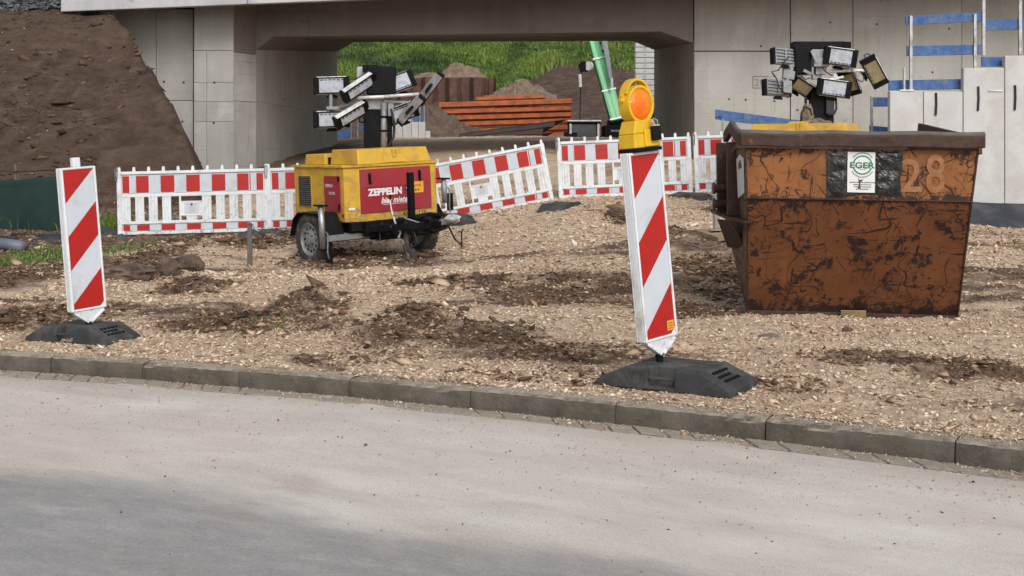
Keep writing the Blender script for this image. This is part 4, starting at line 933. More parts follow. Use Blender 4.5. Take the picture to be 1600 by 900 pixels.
hookmb = MB(); hookmb.tube([(.02,-.03,BH+.05),(-.012,-.035,BH+.03),(-.012,-.035,BH-.12),(.008,-.035,BH-.14),(.016,-.035,BH-.04),(.02,-.03,BH+.03)], .007, 6); HOOK = getmesh(hookmb, 'coupling_hook', 'steel')
def barrier(A, B, label, back=(0,1,0)):
    A, B = Vector(A), Vector(B); xd = (B-A).normalized(); yd = Vector(back); yd = (yd-xd*yd.dot(xd)).normalized(); zd = xd.cross(yd)
    t = thing('barrier', label, 'barrier', A, Matrix((xd, yd, zd)).transposed(), 'red and white plastic site barriers')
    f = inst('frame', FRAME, t); bv = f.modifiers.new('bevel', 'BEVEL'); bv.width = .005; bv.segments = 1
    for i in range(11):
        x = .123 + i*.1855
        if abs(x-cx) > .2: inst('slat', SLAT, t, (x, .0, 0))
    pq = inst('name_panel', PLAQ, t); inst('label_field', LAB, pq); inst('emblem', EMB, pq); inst('printed_lines', PRN, pq)
    inst('coupling_hook', HOOK, t)
    ps = [.125] + [.345+.3525*k for k in range(5)] + [BW-.125]; 
    for k, x in enumerate(ps):
        h_ = k in (0, 6); inst('red_panel', RED_UH if h_ else RED_U, t, (x, -.010, .588)); inst('red_panel', RED_LH if h_ else RED_L, t, (x, -.010, .057))
    for x in [(a+c)/2 for a, c in zip(ps[:-1], ps[1:])]:
        if x < ps[1]: x += -.012
        inst('white_panel', WHT_U, t, (x, -.006, .580)); inst('white_panel', WHT_L, t, (x, -.006, .052))
    return t
barrier(P(184.5,367.5,17.0), P(416.5,361,17.15), 'leftmost barrier, level, standing left of the yellow light tower trailer')
barrier(P(418.5,361,17.15), P(651,353,17.3), 'barrier mostly hidden behind the yellow light tower trailer')
barrier(P(656,353,18.5), P(868,311.5,18.75), 'tilted barrier rising to the right beside the yellow light tower trailer', (.0,1,.04))
barrier(P(873,310.5,18.9), P(1084,301.5,19.0), 'barrier behind the beacon with the warning lamp')
barrier(P(1086,301,19.0), P(1296,293,19.1), 'barrier whose right half is hidden by the rusty skip')

# ================================================================ rubber foot plate
def foot_mb(L=.78, W=.42, h=.115):
    a, b_ = L/2, W/2; sl_ = .17; xs_ = [-a, -a+sl_, -.085, .075, a-sl_, a]; ys_ = [-b_, -b_+.12, b_]
    hz = lambda x: h if abs(x) <= a-sl_+1e-6 else .035; idx = {}; m_ = MB(); fs = []
    def vid(x, y, z):
        k = (round(x, 4), round(y, 4), round(z, 4))
        if k not in idx: idx[k] = len(idx)
        return idx[k]
    notch = lambda i, j: i == 2 and j == 0
    top = lambda i, j, x: .020 if notch(i, j) else hz(x)
    for i in range(5):
        for j in range(2):
            x0, x1, y0, y1 = xs_[i], xs_[i+1], ys_[j], ys_[j+1]
            fs.append([vid(x0,y0,top(i,j,x0)), vid(x1,y0,top(i,j,x1)), vid(x1,y1,top(i,j,x1)), vid(x0,y1,top(i,j,x0))])
            fs.append([vid(x0,y0,0), vid(x0,y1,0), vid(x1,y1,0), vid(x1,y0,0)])
        x0, x1 = xs_[i], xs_[i+1]; a0, a1 = top(i,0,x0), top(i,0,x1)
        f0 = [vid(x0,-b_,0), vid(x1,-b_,0)]; 
        if i == 1: f0 += [vid(x1,-b_,.020)]
        f0 += [vid(x1,-b_,a1), vid(x0,-b_,a0)]
        if i == 3: f0 += [vid(x0,-b_,.020)]
        fs.append(f0); fs.append([vid(x0,b_,0), vid(x0,b_,hz(x0)), vid(x1,b_,hz(x1)), vid(x1,b_,0)])
    for xe_ in (xs_[2], xs_[3]): fs.append([vid(xe_,-b_,.020), vid(xe_,ys_[1],.020), vid(xe_,ys_[1],h), vid(xe_,-b_,h)])
    fs.append([vid(xs_[2],ys_[1],.020), vid(xs_[3],ys_[1],.020), vid(xs_[3],ys_[1],h), vid(xs_[2],ys_[1],h)])
    for xe_ in (-a, a): fs.append([vid(xe_,-b_,0), vid(xe_,ys_[1],0), vid(xe_,b_,0), vid(xe_,b_,.035), vid(xe_,ys_[1],.035), vid(xe_,-b_,.035)])
    m_.add(list(idx), fs)
    m_.box(-.083, .073, -b_+.001, -b_+.018, .058, .075)
    x0, x1 = a-sl_, a
    for y0, y1 in ((-b_+.015,-b_+.05),(b_-.05,b_-.015)):
        m_.hexa([(x0-.03,y0,h-.004),(x1-.01,y0,.03),(x1-.01,y1,.03),(x0-.03,y1,h-.004),(x0-.02,y0,h+.012),(x1-.012,y0,.050),(x1-.012,y1,.050),(x0-.02,y1,h+.012)])
    for y0, y1 in ((-b_+.015,-b_+.04),(b_-.04,b_-.015)):
        m_.hexa([(-a+.01,y0,.03),(-x0+.02,y0,h-.004),(-x0+.02,y1,h-.004),(-a+.01,y1,.03),(-a+.012,y0,.046),(-x0+.02,y0,h+.008),(-x0+.02,y1,h+.008),(-a+.012,y1,.046)])
    for i in range(5):
        x = -a+.06+i*.165; m_.box(x, x+.05, -b_-.001, b_+.001, -.012, .004)
    return m_
FOOT = getmesh(foot_mb(), 'foot_plate', 'rubber')
HOLE = getmesh(MB().box(-.028, .028, -.018, .018, .110, .1165), 'socket_hole', 'ink')
HOLES_AT = ((.10,.0),(.19,.0),(.19,.09),(.10,.1),(-.2,.05))
el = MB()
for r_ in range(3):
    for c_ in range(5-r_%2):
        u = .245+.035*r_+.01; z_ = .115 - (.08/.17)*(u-.22)+.004; y_ = -.1+c_*.045; el.obox((u, y_, z_), (.016, .026, .006), roty(25))
EMBL = getmesh(el, 'embossed_marks', 'black')
def foot(parent, loc, yaw, pitch=0, roll=0):
    o = inst('foot_plate', FOOT, parent, loc); o.rotation_euler = (R(roll), R(pitch), R(yaw)); bv = o.modifiers.new('bevel', 'BEVEL'); bv.width = .008; bv.segments = 2
    [inst('socket_hole', HOLE, o, (hx, hy, 0)) for hx, hy in HOLES_AT]; inst('embossed_marks', EMBL, o); return o
def foot_thing(px, py, d, yaw, label, pitch=0, roll=0, sc_=1):
    c = P(px, py, d); o = bpy.data.objects.new('rubber_ballast_block', FOOT); COL.objects.link(o); o.location = (c.x, c.y, c.z); o.rotation_euler = (R(roll), R(pitch), R(yaw))
    bv = o.modifiers.new('bevel', 'BEVEL'); bv.width = .008; bv.segments = 2; [inst('socket_hole', HOLE, o, (hx, hy, 0)) for hx, hy in HOLES_AT]; inst('embossed_marks', EMBL, o)
    return tag(o, label, 'ballast block', 'black rubber feet of the barriers')
foot_thing(877, 329, 18.1, 62, 'black rubber foot between the tilted barrier and the barrier right of it', -3, 0)
foot_thing(1080, 314, 18.6, -14, 'black rubber foot under the joint of the two barriers near the skip', 3, 3)
foot_thing(414, 374, 16.9, 8, 'grey dusty rubber foot at the joint left of the yellow trailer', 0, 6)
foot_thing(705, 349, 17.9, 8, 'black rubber foot half under the low end of the tilted barrier', 0, 8)

# ================================================================ guide beacons
def beacon(base, ang_foot, yaw, lean, back, label, px_knob, hfoot=0, sticker=False, post=(0,0), Hh=1.0, z0_=.115, fsc=1):
    t = thing('guide_beacon', label, 'guide beacon', base, None, 'red and white guide beacons along the kerb')
    ft = foot(t, (0,0,.0), ang_foot); ft.scale = (fsc, fsc, 1)
    po = Matrix.Rotation(R(ang_foot), 3, 'Z') @ Vector((post[0], post[1], .10))
    Q = Matrix.Translation(po) @ Matrix.Rotation(R(lean), 4, 'Y') @ Matrix.Rotation(R(back), 4, 'X') @ Matrix.Rotation(R(yaw), 4, 'Z')
    def xb(mb, name, mat, bevel=0, par=t, smooth=False):
        mb.v = [Q @ v for v in mb.v]; return mb.build(name, mat, par, bevel, smooth)
    W_, D_ = .262*Hh, .072
    # shell: rim, recessed field
    m_ = MB(); m_.box(-W_/2, W_/2, -D_/2+.012, D_/2-.012, z0_, z0_+Hh)
    rim = .016
    for s in (-1, 1):
        ya, yb = (-D_/2, -D_/2+.0121) if s < 0 else (D_/2-.0121, D_/2)
        m_.box(-W_/2, -W_/2+rim, ya, yb, z0_, z0_+Hh); m_.box(W_/2-rim, W_/2, ya, yb, z0_, z0_+Hh); m_.box(-W_/2+rim, W_/2-rim, ya, yb, z0_, z0_+rim); m_.box(-W_/2+rim, W_/2-rim, ya, yb, z0_+Hh-rim, z0_+Hh)
    body = xb(m_, 'panel_shell', 'white', .006)
    m_ = MB(); m_.hexa([(-.018,-.02,z0_-.085),(.018,-.02,z0_-.085),(.018,.02,z0_-.085),(-.018,.02,z0_-.085),(-W_/2+.01,-D_/2+.008,z0_-.001),(W_/2-.01,-D_/2+.008,z0_-.001),(W_/2-.01,D_/2-.008,z0_-.001),(-W_/2+.01,D_/2-.008,z0_-.001)])
    m_.bar((-W_/2+.02,-.03,z0_-.012),(-.01,-.026,z0_-.085),.012,.014); m_.bar((W_/2-.02,-.03,z0_-.012),(.01,-.026,z0_-.085),.012,.014)
    xb(m_, 'neck_wedge', 'white', .003)
    xb(MB().cyl((0,0,-.005),(0,0,z0_-.08),.021,12), 'socket_post', 'black', .002); xb(MB().cyl((0,0,-.002),(0,0,.012),.045,16), 'collar', 'black', .002)
    if px_knob: xb(MB().box(-.028, .028, -.02, .02, z0_+Hh, z0_+Hh+.065), 'top_plug', 'white', .006)
    fw, fh = W_-2*rim, Hh-2*rim; x0, zt = -fw/2, z0_+Hh-rim; yy_ = -D_/2+.0085
    drop = .232*Hh; 
    def clip(s0, s1):   # polygon of points (u,v) with s0 <= v-drop*(1-u/fw) <= s1 inside the field
        poly = [(0,0),(fw,0),(fw,fh),(0,fh)]
        for sgn, lim in ((1, s0), (-1, s1)):
            out = []
            f_ = lambda p: sgn*((p[1]-drop*(1-p[0]/fw))-lim)
            for i, p in enumerate(poly):
                q = poly[(i+1)%len(poly)]; a, c = f_(p), f_(q)
                if a >= 0: out.append(p)
                if (a >= 0) != (c >= 0): k = a/(a-c); out.append((p[0]+(q[0]-p[0])*k, p[1]+(q[1]-p[1])*k))
            poly = out
            if not poly: return poly
        return poly
    for s0, s1, red in ((-1*Hh,-.0001,1),(0,.232,0),(.232,.468,1),(.468,.70,0),(.70,.936,1),(.936,2,0)):
        pl = clip(s0*Hh, s1*Hh)
        if len(pl) < 3 or (red == 0 and s0 > .9): continue
        xb(MB().extr([(x0+u, yy_-.001*red, zt-v_) for u, v_ in pl], (0,.006,0)), 'red_stripe' if red else 'white_stripe', 'refl_red' if red else 'refl_white')
        yb_ = D_/2-.0145+.001*red
        xb(MB().extr([(-x0-u, yb_, zt-v_) for u, v_ in pl], (0,.006,0)), 'red_stripe' if red else 'white_stripe', 'refl_red' if red else 'refl_white')
    if sticker:
        xb(MB().box(x0+fw-.065, x0+fw-.008, yy_-.0024, yy_-.0011, zt-fh+.02, zt-fh+.075), 'small_sticker', 'labelorange')
        s_ = MB()
        for k in range(3): s_.box(x0+fw-.058, x0+fw-.018, yy_-.0032, yy_-.0025, zt-fh+.030+k*.014, zt-fh+.034+k*.014)
        xb(s_, 'sticker_print', 'inkred')
    xb(MB().box(x0+fw*.30, x0+fw*.62, yy_-.0028, yy_-.0012, zt-.021, zt-.016), 'maker_strip', 'inkred')
    return t, Q, z0_+Hh
cl_ = P(130, 533, 8.33); cl_.z = .118
beacon(cl_, -20, 49, -4.2, 1.5, 'left guide beacon leaning to the left, bare plug on top, no lamp', True, post=(.03,.02), Hh=.98, fsc=.86)
cr = P(1058, 599, 6.72); cr.z = .118
tb, Qb, ztop = beacon(cr, -31, 43, -5.4, 1.0, 'right guide beacon in front of the skip, carrying the yellow lamp', False, sticker=True, post=(-.115,.03), Hh=1.05, z0_=.145)

# ---- warning lamp on the right beacon
lt = thing('warning_lamp', 'yellow warning lamp with round amber lens on the right beacon', 'warning lamp', cr+(Qb @ Vector((0,0,ztop))), None)
QL = Matrix.Translation(cr) @ Qb @ Matrix.Translation((0,0,ztop+.002))
def lb(mb, name, mat, bevel=0, smooth=False, par=None):
    mb.v = [QL @ v for v in mb.v]; return mb.build(name, mat, par or lt, bevel, smooth, world=True)
lb(MB().box(-.112,.112,-.066,.066,0,.020), 'lamp_base', 'black', .004)
m_ = MB(); m_.hexa([(-.112,-.062,.021),(.112,-.062,.021),(.112,.062,.021),(-.112,.062,.021),(-.108,-.060,.10),(.108,-.060,.10),(.108,.060,.10),(-.108,.060,.10)])
m_.hexa([(-.108,-.060,.10),(.108,-.060,.10),(.108,.060,.10),(-.108,.060,.10),(-.078,-.052,.175),(.078,-.052,.175),(.078,.052,.175),(-.078,.052,.175)])
hb = lb(m_, 'lamp_body', 'lampyellow', .008)
lb(MB().box(-.03,.09,-.072,-.058,.025,.12), 'battery_door', 'lampyellow', .006)
cz = .262
m_ = MB(); n = 36
def ring(m_, r0, r1, y0, y1, sx=1.0, sz=1.0):
    pr = [(r1,y0),(r1,y1),(r0,y1),(r0,y0)]; vs = []
    for r_, y_ in pr:
        for k in range(n): an = 2*math.pi*k/n; vs.append((r_*math.cos(an)*sx, y_, cz+r_*math.sin(an)*sz))
    m_.add(vs, [(i*n+k, i*n+(k+1)%n, ((i+1)%4)*n+(k+1)%n, ((i+1)%4)*n+k) for i in range(4) for k in range(n)])
ring(m_, .091, .108, -.040, .040); ring(m_, .086, .092, -.034, .034); lb(m_, 'lens_housing', 'lampyellow', .004)
m_ = MB(); pts = [(math.cos(a)*.107, 0, cz+.010+math.sin(a)*.130) for a in np.linspace(R(5), R(175), 19)]
for p, q_ in zip(pts[:-1], pts[1:]): m_.bar(Vector(p), Vector(q_), .052, .013)
hd = lb(m_, 'carrying_handle', 'lampyellow')
m, nt, b = _nodes('amber_lens'); v = coords(nt, rand=False); vr = N(nt, 'ShaderNodeTexVoronoi'); vr.inputs['Scale'].default_value = 95; nt.links.new(v, vr.inputs['Vector'])
nt.links.new(ramp(nt, noise_n(nt, v, 11, 3, .5), [(.35, (.78,.14,.002)), (.65, (.92,.25,.004))]), b.inputs['Base Color']); b.inputs['Roughness'].default_value = .15
b.inputs['Subsurface Weight'].default_value = .3; b.inputs['Subsurface Radius'].default_value = (.03,.01,.003); b.inputs['Coat Weight'].default_value = .15
bump(nt, b, vr.outputs['Distance'], .5, .004); MT['amber'] = m
for s in (-1, 1): 
    m_ = MB(); m_.lathe([(.088,s*.030),(.080,s*.040),(.06,s*.049),(.035,s*.054),(.012,s*.056),(0,s*.056)], (0,1,0), (0,0,cz), 40); ln = lb(m_, 'amber_lens', 'amber', smooth=True)
    m_ = MB()
    for rr_ in (.022,.045,.068):
        pass
m_ = MB(); m_.box(.012,.078,-.100,-.0735,.055,.135); lk = lb(m_, 'padlock', 'black', .006)
m_ = MB(); m_.tube([(.022,-.085,.135),(.022,-.083,.165),(.045,-.078,.178),(.068,-.083,.165),(.068,-.085,.135)], .005, 6); lb(m_, 'shackle', 'steel', smooth=True)
lb(MB().box(.018,.072,-.098,-.076,.1355,.141), 'lock_cap', 'alu', .001)

# ================================================================ flood light head
def head(t, c, xdir, nrm, w_, h_, lens, name='floodlight', led=-1):
    xd = Vector(xdir).normalized(); nd = Vector(nrm); nd = (nd-xd*nd.dot(xd)).normalized(); zd = xd.cross(-nd)
    if zd.z < 0: zd = -zd; xd = -xd
    Q = Matrix((xd, -nd, zd)).transposed().to_4x4(); Q.translation = Vector(c)    # local -y faces out of the lens
    def hb_(mb, nm, mat, par, bevel=0):
        mb.v = [Q @ v for v in mb.v]; return mb.build(nm, mat, par, bevel, world=True)
    m_ = MB(); m_.box(-w_/2, w_/2, -.03, .045, -h_/2, h_/2)
    for k in range(5):
        z_ = -h_/2+.018+k*(h_-.036)/4; m_.box(-w_/2+.02, w_/2-.02, .045, .068, z_-.006, z_+.006)
    m_.box(-.012, .012, .045, .070, -h_/2+.01, h_/2-.01); m_.box(-w_/2+.01, w_/2-.01, .01, .04, h_/2, h_/2+.008); m_.box(-w_/2+.01, w_/2-.01, .01, .04, -h_/2-.008, -h_/2)
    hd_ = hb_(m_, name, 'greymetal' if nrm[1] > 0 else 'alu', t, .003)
    for s in (-1, 1): hb_(MB().box(s*w_/2-(.004 if s > 0 else .032), s*w_/2+(.032 if s > 0 else .004), -.046, .055, -h_/2-.006, h_/2+.006), 'end_cap', 'black', hd_, .008)
    m_ = MB()
    for s in (-1, 1): m_.box(-w_/2, w_/2, -.042, -.0301, s*h_/2-(.017 if s > 0 else 0), s*h_/2+(0 if s > 0 else .017))
    m_.box(-w_/2+.002, -w_/2+.045, -.0405, -.0301, -h_/2+.0172, h_/2-.0172); m_.box(w_/2-.045, w_/2-.002, -.0405, -.0301, -h_/2+.0172, h_/2-.0172)
    hb_(m_, 'front_bezel', 'black', hd_)
    hb_(MB().box(-w_/2+.036, w_/2-.036, -.036, -.030, -h_/2+.018, h_/2-.018), 'lens', lens, hd_)
    m_ = MB(); rr = random.Random(int(c[0]*1000) & 255)
    for k in range(6):
        x = -w_/2+.06+k*(w_-.12)/5.2; m_.box(x, x+.038, -.0385, -.0365, led*(h_/2-.034)-.007-rr.random()*.005, led*(h_/2-.034)+.004+rr.random()*.004)
    hb_(m_, 'led_strip', 'led', hd_)
    m_ = MB(); m_.box(-.05,.05,.02,.05,-h_/2-.055,-h_/2-.006); m_.cyl((-.07,.03,-h_/2-.04),(.07,.03,-h_/2-.04),.016,8); hb_(m_, 'bracket', 'black', hd_, .003)
    return hd_
def sag(a, c, d, k=9): a, c = Vector(a), Vector(c); return [a.lerp(c, i/(k-1)) + Vector((0,0,-d*4*(i/(k-1))*(1-i/(k-1)))) for i in range(k)]

# ================================================================ mobile light tower trailers
def tower_body(t, full=True):
    def pb(mb, name, mat, bevel=.004, par=None, smooth=False): return mb.build(name, mat, par or t, bevel, smooth)
    zb, zt = .54, 1.20
    m_ = MB(); m_.extr([(-.50,0,zb),(.64,0,zb),(.705,.07,zb),(.705,1.3,zb),(-.635,1.3,zb),(-.635,.13,zb)], (0,0,zt-zb)); body_ = pb(m_, 'body', 'yellow', .008)
    m_ = MB(); m_.extr([(-.52,-.02,zt+.001),(.65,-.02,zt+.001),(.725,.06,zt+.001),(.725,1.32,zt+.001),(-.66,1.32,zt+.001),(-.66,.12,zt+.001)], (0,0,.028)); pb(m_, 'roof_sheet', 'yellow', .004)
    m_ = MB(); m_.hexa([(-.50,.0,zt+.03),(.59,.0,zt+.03),(.59,.64,zt+.03),(-.50,.64,zt+.03),(-.48,.045,zt+.215),(.55,.045,zt+.215),(.55,.62,zt+.215),(-.48,.62,zt+.215)]); 
    if not full:
        m_ = MB(); m_.hexa([(-.63,-.01,zt+.03),(.68,-.01,zt+.03),(.68,1.28,zt+.03),(-.63,1.28,zt+.03),(-.60,.02,zt+.19),(.65,.02,zt+.19),(.65,1.25,zt+.215),(-.60,1.25,zt+.215)])
    hood = pb(m_, 'hood', 'yellow', .010)
    m_ = MB(); m_.hexa([(-.16,-.012,zt+.04),(.20,-.012,zt+.04),(.17,.02,zt+.04),(-.13,.02,zt+.04),(-.10,.030,zt+.216),(.14,.030,zt+.216),(.14,.16,zt+.222),(-.10,.16,zt+.222)]); pb(m_, 'hood_emboss', 'yellow', .004)
    m_ = MB(); m_.box(.0,.014,-.004,.03,zt+.11,zt+.20); m_.box(.05,.064,-.004,.03,zt+.11,zt+.20); m_.box(.0,.064,-.004,.03,zt+.105,zt+.118); pb(m_, 'hood_latch', 'yellow', .002)
    m_ = MB(); m_.hexa([(-.50,.76,zt+.03),(.52,.76,zt+.03),(.52,1.26,zt+.03),(-.50,1.26,zt+.03),(-.49,.78,zt+.16),(.5,.78,zt+.16),(.5,1.24,zt+.16),(-.49,1.24,zt+.16)]); pb(m_, 'rear_hood', 'yellow', .008)
    pb(MB().box(-.46,.46,.645,.755,zt+.03,zt+.12), 'hood_gap_bridge', 'black')
    if not full: pass
    # front hatch with two leaves and its lettering
    h1 = pb(MB().box(-.49,.56,-.016,.004,.64,.945), 'hatch_leaf', 'redpaint', .003); h1['label'] = 'lower crimson hatch with the white lettering'
    pb(MB().hexa([(-.49,-.018,.951),(.56,-.018,.951),(.56,.004,.951),(-.49,.004,.951),(-.49,-.008,1.172),(.56,-.008,1.172),(.56,.004,1.172),(-.49,.004,1.172)]), 'hatch_leaf', 'redpaint', .003)
    for x in (-.355,.385):
        m_ = MB(); m_.box(x-.018,x+.018,-.022,-.012,1.00,1.125); m_.box(x-.011,x+.011,-.040,-.0221,1.01,1.11); m_.box(x-.018,x+.018,-.044,-.022,.995,1.012); pb(m_, 'latch_handle', 'black', .004)
    F_ = lambda x, z, y_=-.0175: frame_m((x, y_, z), (1,0,0), (0,0,1))
    text('lettering', 'ZEPPELIN', .50, .088, F_(-.39, .845), 'paperwhite', h1, bold=.05)
    text('lettering', 'hier mieten', .44, .078, F_(-.20, .742), 'paperwhite', h1, shear=.3, bold=.03)
    MB().box(-.18,.22,-.0185,-.0165,.728,.733).build('underline', 'paperwhite', h1)
    MB().box(.22,.44,-.0185,-.0165,.845,.985).build('orange_label', 'labelorange', h1)
    MB().lathe([(.046,0),(.046,.003),(0,.003)], (0,-1,0), (.20,-.0186,.915), 20).build('black_disc', 'ink', h1)
    MB().box(.17,.227,-.0225,-.0217,.902,.926).build('disc_print', 'inkgrey', h1)
    text('label_print', 'rental', .12, .030, F_(.28, .925, -.0192), 'ink', h1, bold=.01)
    m_ = MB()
    for k in range(3): m_.box(.27+.04*k,.29+.04*k,-.0195,-.0187,.868,.895)
    m_.build('label_marks', 'ink', h1)
    text('number', '40', .075, .052, F_(.12, .565, -.002), 'ink', t, bold=.01); text('number', '126', .115, .055, F_(.37, .57, -.002), 'ink', t, bold=.01)
    m_ = MB(); 
    for b4 in ((.475,.535,.565,.571),(.475,.535,.619,.625),(.475,.481,.571,.619),(.529,.535,.571,.619),(.498,.504,.571,.605),(.504,.516,.600,.605)): m_.box(b4[0],b4[1],-.003,-.001,b4[2],b4[3])
    m_.build('square_mark', 'inkgrey', t)
    # side: louvre, door, marker
    m_ = MB(); m_.box(-.640,-.630,.88,1.20,.70,1.10); lv = pb(m_, 'louvre_frame', 'yellow', .002)
    for k in range(15): MB().box(-.652,-.641,.90,1.18,.715+k*.0255,.727+k*.0255).build('louvre_slat', 'greywood', lv)
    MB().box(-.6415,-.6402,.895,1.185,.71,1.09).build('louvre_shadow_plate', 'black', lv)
    dr = pb(MB().box(-.650,-.630,.20,.56,.66,1.10), 'side_door', 'redpaint', .003)
    for z_ in (.69,1.03): MB().box(-.662,-.6505,.20,.235,z_,z_+.07).build('hinge', 'black', dr, .002)
    G_ = lambda y_, z: frame_m((-.6515, y_, z), (0,-1,0), (0,0,1))
    text('lettering', 'ZEPPELIN', .17, .035, G_(.53, .965), 'paperwhite', dr, bold=.03); text('lettering', 'hier mieten', .14, .03, G_(.45, .885), 'paperwhite', dr, shear=.3, bold=.01)
    MB().box(-.6528,-.6515,.30,.45,.876,.880).build('underline', 'paperwhite', dr)
    pb(MB().box(-.642,-.634,.14,.19,.60,.645), 'side_marker', 'inkred', .002); pb(MB().obox((-.575,.058,.70),(.075,.014,.03),rotz(-45)), 'reflector', 'paperwhite', .002)
    pb(MB().box(.634,.64,.15,.55,.66,1.1), 'side_door', 'redpaint', .003)
    for (x, z) in ((-.58,1.187),(-.3,1.187)): pass
    # chassis
    m_ = MB(); m_.box(-.46,-.38,-.06,1.3,.40,.535); m_.box(.38,.46,-.06,1.3,.40,.535); m_.box(-.62,.62,.0,.08,.43,.535); m_.box(-.62,.62,1.2,1.3,.42,.535); m_.box(-.3,.3,.1,1.2,.36,.50); pb(m_, 'chassis', 'black')
    m_ = MB(); m_.box(-.26,.1,-.06,.2,.30,.44); m_.cyl((-.02,-.05,.36),(-.02,-.09,.36),.03,10); m_.box(.12,.3,-.12,.1,.34,.47); pb(m_, 'underside_gear', 'black', .006)
    pb(MB().cyl((-.75,.55,.31),(.75,.55,.31),.035,10), 'axle', 'black')
    for s in (-1, 1):
        xw0, xw1 = s*.72, s*.88
        m_ = MB(); r_ = .305; w2 = .085
        m_.lathe([(.19,-w2+.012),(.235,-w2),(.28,-w2+.012),(.300,-w2+.032),(.305,-.03),(.305,.03),(.300,w2-.032),(.28,w2-.012),(.235,w2),(.19,w2-.012),(.19,-w2+.012)], (1,0,0), (s*.80,.55,.305), 36)
        for k in range(36):
            an = 2*math.pi*k/36; m_.obox(Vector((s*.80,.55+math.cos(an)*.304,.305+math.sin(an)*.304)), (.13,.030,.012), Matrix.Rotation(an-math.pi/2, 3, 'X'))
        wh = bpy.data.objects.new('wheel', m_.mesh('tyre')); wh.data.materials.append(MT['tyre']); COL.objects.link(wh); wh.parent = t; wh.scale = (1, 1.08, 1.08)
        m_ = MB(); m_.lathe([(.192,s*.070),(.180,s*.074),(.172,s*.050),(.150,s*.040),(.10,s*.050),(.075,s*.066),(.045,s*.070),(.045,s*.085),(.0,s*.085)], (1,0,0), (s*.80,.55,.305), 32); m_.lathe([(.192,-s*.07),(.0,-s*.06)], (1,0,0), (s*.80,.55,.305), 24)
        rm = m_.build('rim', 'greymetal', wh)
        m_ = MB()
        for k in range(12):
            an = 2*math.pi*k/12; m_.lathe([(.015,0),(.015,s*.004),(0,s*.004)], (1,0,0), (s*(.80+.046),.55+math.cos(an)*.132,.305+math.sin(an)*.132), 8)
        for k in range(5):
            an = 2*math.pi*k/5; m_.lathe([(.011,0),(.011,s*.012),(0,s*.012)], (1,0,0), (s*(.80+.060),.55+math.cos(an)*.075,.305+math.sin(an)*.075), 6)
        m_.build('rim_holes', 'black', wh)
        pl = [(.12,.34),(.20,.52),(.30,.645),(.80,.645),(.92,.56),(1.0,.36)]; m_ = MB()
        for (ya, za), (yb, zb2) in zip(pl[:-1], pl[1:]): m_.hexa([(s*.66,ya,za),(s*.90,ya,za),(s*.90,yb,zb2),(s*.66,yb,zb2),(s*.66,ya,za+.014),(s*.90,ya,za+.014),(s*.90,yb,zb2+.014),(s*.66,yb,zb2+.014)])
        m_.extr([(s*.655,ya,za) for ya, za in pl]+[(s*.655,.86,.42),(s*.655,.70,.60),(s*.655,.40,.60),(s*.655,.24,.42)], (-s*.012,0,0))
        pb(m_, 'mudguard', 'black', 0)
    # stabiliser jacks and arms
    for (x, y_, z0_, z1_, ln_) in ((-.97,.10,.16,.76,-1),(.82,.05,.58,.98,1)):
        m_ = MB(); m_.cyl((x,y_,z0_+.1),(x-.015,y_,z1_),.036,12); jk = pb(m_, 'jack', 'steel' if x < 0 else 'greymetal', 0, smooth=True)
        MB().obox((x-.015,y_,z1_+.012),(.15,.10,.022),roty(4)).build('jack_head', 'black', jk, .004)
        MB().box(x+.045,x+.11,y_-.03,y_+.03,z0_-.12 if x<0 else z0_,z0_+.22).build('jack_foot', 'black', jk, .006)
        MB().tube([(x+.01,y_-.05,z0_+.30),(x+.035,y_-.06,z0_+.26),(x+.02,y_-.06,z0_+.05),(x+.04,y_-.05,z0_-.02)], .010, 6).build('jack_crank', 'steel', jk)
    pb(MB().box(-.93,-.22,.06,.13,.335,.405), 'outrigger_arm', 'steel', .004); pb(MB().box(.22,.80,.02,.09,.44,.50), 'outrigger_arm', 'black', .004)
    # drawbar, jockey wheel, brake lever, hitch
    m_ = MB(); m_.bar((-.40,-.02,.45),(0,-.80,.50),.06,.08); m_.bar((.40,-.02,.45),(0,-.80,.50),.06,.08); m_.bar((0,-.3,.47),(0,-1.0,.52),.07,.08); m_.tube([(-.05,-.35,.56),(.15,-.55,.60),(.2,-.8,.58),(.05,-.95,.56)], .035, 8); pb(m_, 'drawbar', 'black', .006)
    m_ = MB(); m_.bar((0,-.96,.53),(.05,-1.16,.60),.07,.07); m_.cyl((.04,-1.12,.62),(.04,-1.2,.55),.04,10); hi = pb(m_, 'hitch', 'greymetal', .006)
    m_ = lump((.05,-1.12,.585), (.085,.12,.05), 12, 2, .3); m_.build('hitch_wrap', 'alu', hi)
    m_ = MB(); m_.box(-.065,.005,-.44,-.37,.50,1.12); jy = pb(m_, 'winch_tube', 'black', .006)
    m_ = MB(); m_.cyl((-.12,-.40,.52),(-.12,-.42,.22),.028,10); m_.lathe([(.0,-.04),(.09,-.04),(.112,-.025),(.115,0),(.112,.025),(.09,.04),(0,.04)], (1,0,0), (-.12,-.47,.115), 22); m_.bar((-.17,-.42,.26),(-.17,-.47,.115),.02,.03); m_.bar((-.07,-.42,.26),(-.07,-.47,.115),.02,.03); pb(m_, 'jockey_wheel', 'tyre', 0)
    pb(MB().lathe([(.05,0),(.05,.012),(0,.012)], (-1,0,0), (-.16,-.47,.115), 14), 'jockey_hub', 'greymetal', 0)
    pb(MB().tube([(-.22,-.25,.80),(-.235,-.27,.74),(-.23,-.28,.66),(-.20,-.30,.52),(-.14,-.32,.40),(-.18,-.33,.34)], [.006,.006,.010,.013,.015,.013], 6), 'brake_lever', 'alu', 0, smooth=True)
    pb(MB().box(-.232,-.212,-.265,-.235,.80,.86), 'lever_grip', 'black', .006)
